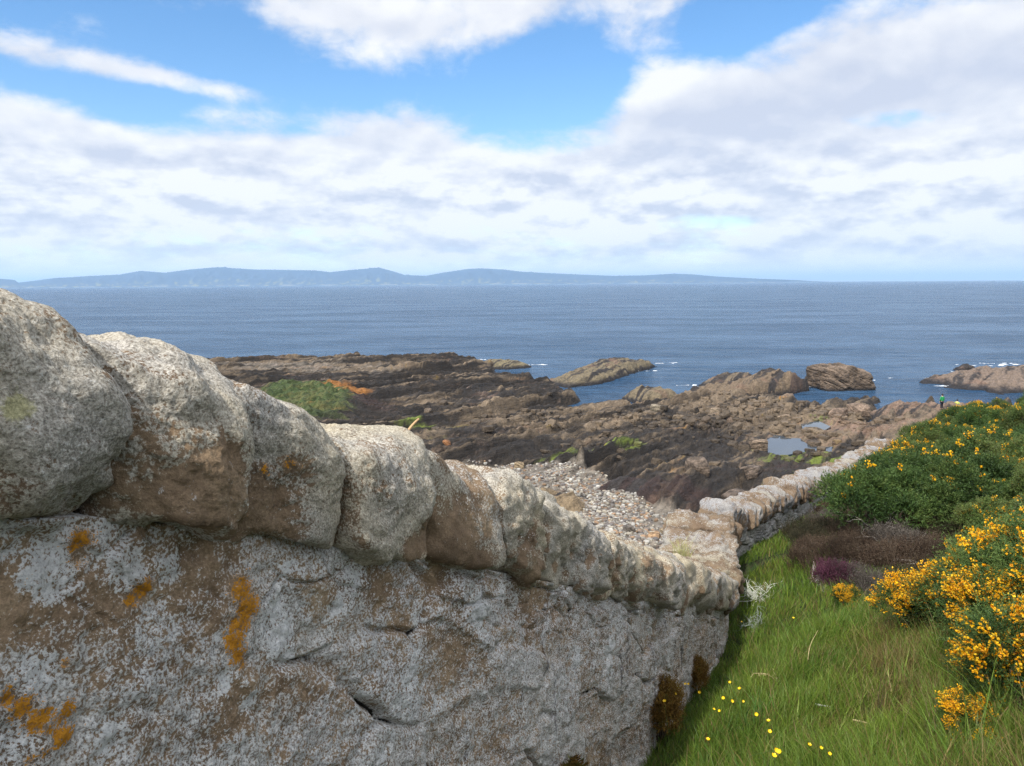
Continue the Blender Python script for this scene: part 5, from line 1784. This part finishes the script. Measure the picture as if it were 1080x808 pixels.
# rusty ferns and moss on the foot of the wall
m_rust = leaf_mat('withered_fern', .2, .8, .05)
def rusty_plant(px, py, w, h, n, seed, label):
    rg = np.random.default_rng(seed)
    c0 = on_wall(px, py, -.02)
    dep = (c0 - EYE) @ CF
    wm, hm = w * dep / FPX * 1.3, h * dep / FPX
    nrm = np.array([DIRN[1], -DIRN[0], 0]); tn = np.array([DIRN[0], DIRN[1], -.25])
    s = np.clip(rg.normal(0, .34, n), -.8, .8) * wm; q = (rg.random(n) ** .8 - .1)
    edge = .62 - .25 * (s / wm) ** 2 + .55 * fbm(np.c_[s / wm * 3.2, s * 0, s * 0 + seed], 4, .7)
    base = c0 + tn * s[:, None] + np.array([0, 0, 1.0]) * (q * hm * edge)[:, None] + nrm * (.04 + .10 * rg.random(n) * (1.1 - q))[:, None]
    d = unit(rg.normal(size=(n, 3)) * .55 + nrm * .7 + np.array([0, 0, .1]) + np.array([0, 0, .6]))
    L = rg.uniform(.015, .045, n)
    sd = unit(np.cross(d, rg.normal(size=(n, 3)))) * .0045
    V = np.stack([base - sd, base + sd, base + d * L[:, None]], 1).reshape(-1, 3)
    col = np.array([(.14, .075, .016), (.21, .115, .02), (.07, .042, .014), (.10, .095, .02)])[rg.integers(0, 4, n)] * rg.uniform(.6, 1.2, (n, 1))
    return tag(obj('moss_clump', V - c0, np.arange(3 * n).reshape(-1, 3), m_rust, attrs={'col': np.repeat(col, 3, 0)}, loc=c0), label, 'moss')


withered = Pool([bush_proto('withered_fern', bush_parts(361, .24, .62, 12, 1900, .10, 9, .032, .006, [(.085, .048, .016), (.175, .095, .020), (.24, .135, .024), (.12, .125, .030)], 0, 0, 0, YELLOWS, updir=.9), m_heath)])
for px, py, dn, sc, lb in ((700, 745, .02, 1.0, 'rust-brown withered fern climbing the foot of the wall, the biggest one'), (735, 718, .02, .72, 'rust-brown withered fern at the wall foot nearer the corner'),
                           (716, 790, .10, .62, 'low rusty withered fern in front of the biggest one, in the grass edge')):
    c0 = on_wall(px, py, -.02 - dn)
    x, y = c0[0], c0[1]
    o = withered.place(0, (x, y, min(gz(x, y) - .02, c0[2] - .15)), R(64), (sc * 1.35, sc * .85, sc * 1.05), lb, 'fern', None)
rusty_plant(586, 815, 34, 16, 2500, 703, 'rusty moss at the foot of the wall on the bottom edge of the photo')

# ------------------------------------------------------------------ two walkers on the rocks
def skin_body(name, verts, edges, radii, mat, parent, root=0, sub=2):
    me = bpy.data.meshes.new(name)
    me.from_pydata(verts, edges, [])
    o = bpy.data.objects.new(name, me); COL.objects.link(o); o.parent = parent
    me.materials.append(mat)
    sk = o.modifiers.new('skin', 'SKIN'); sk.use_smooth_shade = True
    if not me.skin_vertices: 
        bm_layer = me.attributes  # the modifier needs a skin layer
    return o, me


import bmesh
def skinned(name, verts, edges, radii, mat, parent):
    bm = bmesh.new()
    ly = bm.verts.layers.skin.verify()
    bv = [bm.verts.new(v) for v in verts]
    for i, j in edges: bm.edges.new((bv[i], bv[j]))
    for k, r in enumerate(radii):
        bv[k][ly].radius = (r, r) if not isinstance(r, tuple) else r
    bv[0][ly].use_root = True
    me = bpy.data.meshes.new(name); bm.to_mesh(me); bm.free()
    me.materials.append(mat)
    o = bpy.data.objects.new(name, me); COL.objects.link(o); o.parent = parent
    sk = o.modifiers.new('skin', 'SKIN'); sk.use_smooth_shade = True
    sb = o.modifiers.new('smooth', 'SUBSURF'); sb.levels = 2; sb.render_levels = 2
    return o


m_skin = flat_mat('skin', (.52, .33, .25), .6, .05)
m_hair = flat_mat('dark_hair', (.02, .016, .013), .6, .2)
m_trous = flat_mat('dark_trousers', (.018, .018, .024), .8, .2)
m_shoe = flat_mat('shoe', (.03, .025, .02), .7, .2)


def person(px, py_feet, Y, zg, label, jacket, yaw, arm=0.0):
    p = at_y(px, py_feet, Y)
    r = empty('person', (p[0], Y, zg), yaw)
    tag(r, label, 'person')
    # pelvis, spine, neck, head, arms, hands with fingers, legs, feet (x right, y forward, z up)
    v = [(0, 0, .95), (0, 0, 1.12), (0, .01, 1.32), (0, 0, 1.46), (0, .01, 1.54), (0, .02, 1.64), (0, .02, 1.74)]
    e = [(0, 1), (1, 2), (2, 3), (3, 4), (4, 5), (5, 6)]
    rad = [.13, .12, .14, .075, .055, .09, .07]
    for s in (-1, 1):
        b = len(v)
        v += [(s * .18, 0, 1.42), (s * .24, -.02, 1.16), (s * (.22 - arm * .05), .08 + arm * .06, .95), (s * .21, .12 + arm * .05, .87)]
        rad += [.065, .05, .038, .033]
        e += [(3, b), (b, b + 1), (b + 1, b + 2), (b + 2, b + 3)]
        for f, (dx, dy, dz) in enumerate(((-.03, .01, -.085), (-.01, .02, -.10), (.01, .02, -.095), (.028, .015, -.08), (-s * .045, .03, -.04))):
            k = len(v)
            v += [(s * .21 + dx * .6, .12 + arm * .05 + dy * .6, .87 + dz * .6), (s * .21 + dx, .12 + arm * .05 + dy * 1.6, .87 + dz)]
            rad += [.010, .008]; e += [(b + 3, k), (k, k + 1)]
        b = len(v)
        v += [(s * .09, 0, .90), (s * .10, .02, .50), (s * .10, -.02, .09), (s * .115, .13, .03)]
        rad += [.095, .062, .045, .038]
        e += [(0, b), (b, b + 1), (b + 1, b + 2), (b + 2, b + 3)]
    skinned('body', v, e, rad, m_skin, r)
    jv = [(0, 0, .90), (0, 0, 1.1), (0, .01, 1.32), (0, 0, 1.46)]; je = [(0, 1), (1, 2), (2, 3)]; jr = [.175, .165, .175, .095]
    for s in (-1, 1):
        b = len(jv)
        jv += [(s * .19, 0, 1.42), (s * .25, -.02, 1.16), (s * (.225 - arm * .05), .07 + arm * .05, .97)]; jr += [.085, .072, .055]
        je += [(3, b), (b, b + 1), (b + 1, b + 2)]
    skinned('jacket', jv, je, jr, jacket, r)
    tv = [(0, 0, .93)]; te = []; tr = [.15]
    for s in (-1, 1):
        b = len(tv)
        tv += [(s * .09, 0, .86), (s * .10, .02, .50), (s * .10, -.02, .10)]; tr += [.105, .078, .062]
        te += [(0, b), (b, b + 1), (b + 1, b + 2)]
    skinned('trousers', tv, te, tr, m_trous, r)
    for s in (-1, 1):
        skinned('shoe', [(s * .10, -.05, .05), (s * .11, .05, .05), (s * .115, .16, .04)], [(0, 1), (1, 2)], [.05, .05, .04], m_shoe, r)
    hv, hf = ico(3)
    hv = hv * (.098, .112, .125) + (0, -.005, 1.70)
    keep = ~((hv[:, 1] > .045) & (hv[:, 2] < 1.745))
    kf = hf[keep[hf].all(1)]
    obj('hair', hv, kf, m_hair, r, smooth=True)
    for s in (-1, 1):
        ev, ef = ico(2); obj('eye', ev * .012 + (s * .032, .098, 1.665), ef, m_shoe, r, smooth=True)
    ev, ef = ico(2); obj('nose', ev * (.012, .02, .02) + (0, .115, 1.635), ef, m_skin, r, smooth=True)
    ev, ef = ico(2); obj('mouth', ev * (.024, .006, .006) + (0, .10, 1.60), ef, flat_mat('lips', (.35, .14, .12), .6, .05), r, smooth=True)
    return r


pf = at_y(993, 431, 84)
person(993, 431.5, 84, pf[2] - .1, 'walker in a green jacket and dark trousers standing on the rocks beyond the gorse', flat_mat('green_jacket', (.015, .20, .06), .6, .15, 5), R(15))
person(1009, 431, 90, at_y(1009, 436.5, 90)[2], 'second walker in a yellow-green top, hidden to the chest by gorse', flat_mat('yellow_jacket', (.42, .46, .10), .6, .15, 5), R(-30), 1.0)
bed_rock('sea_rock', [(955, 441), (1000, 437), (1050, 434)], 9, .9, 'low rock platform under the two walkers, mostly hidden by the gorse', (.27, .20, .14), 12, .1, nu=90, nv=50)

# plant kinds that were modelled but not set out
for p_ in (near_gorse, mid_gorse, heath, purple, withered):
    for r_, u_ in zip(p_.pr, p_.used):
        if not u_:
            for c_ in list(r_.children): bpy.data.objects.remove(c_)
            bpy.data.objects.remove(r_)
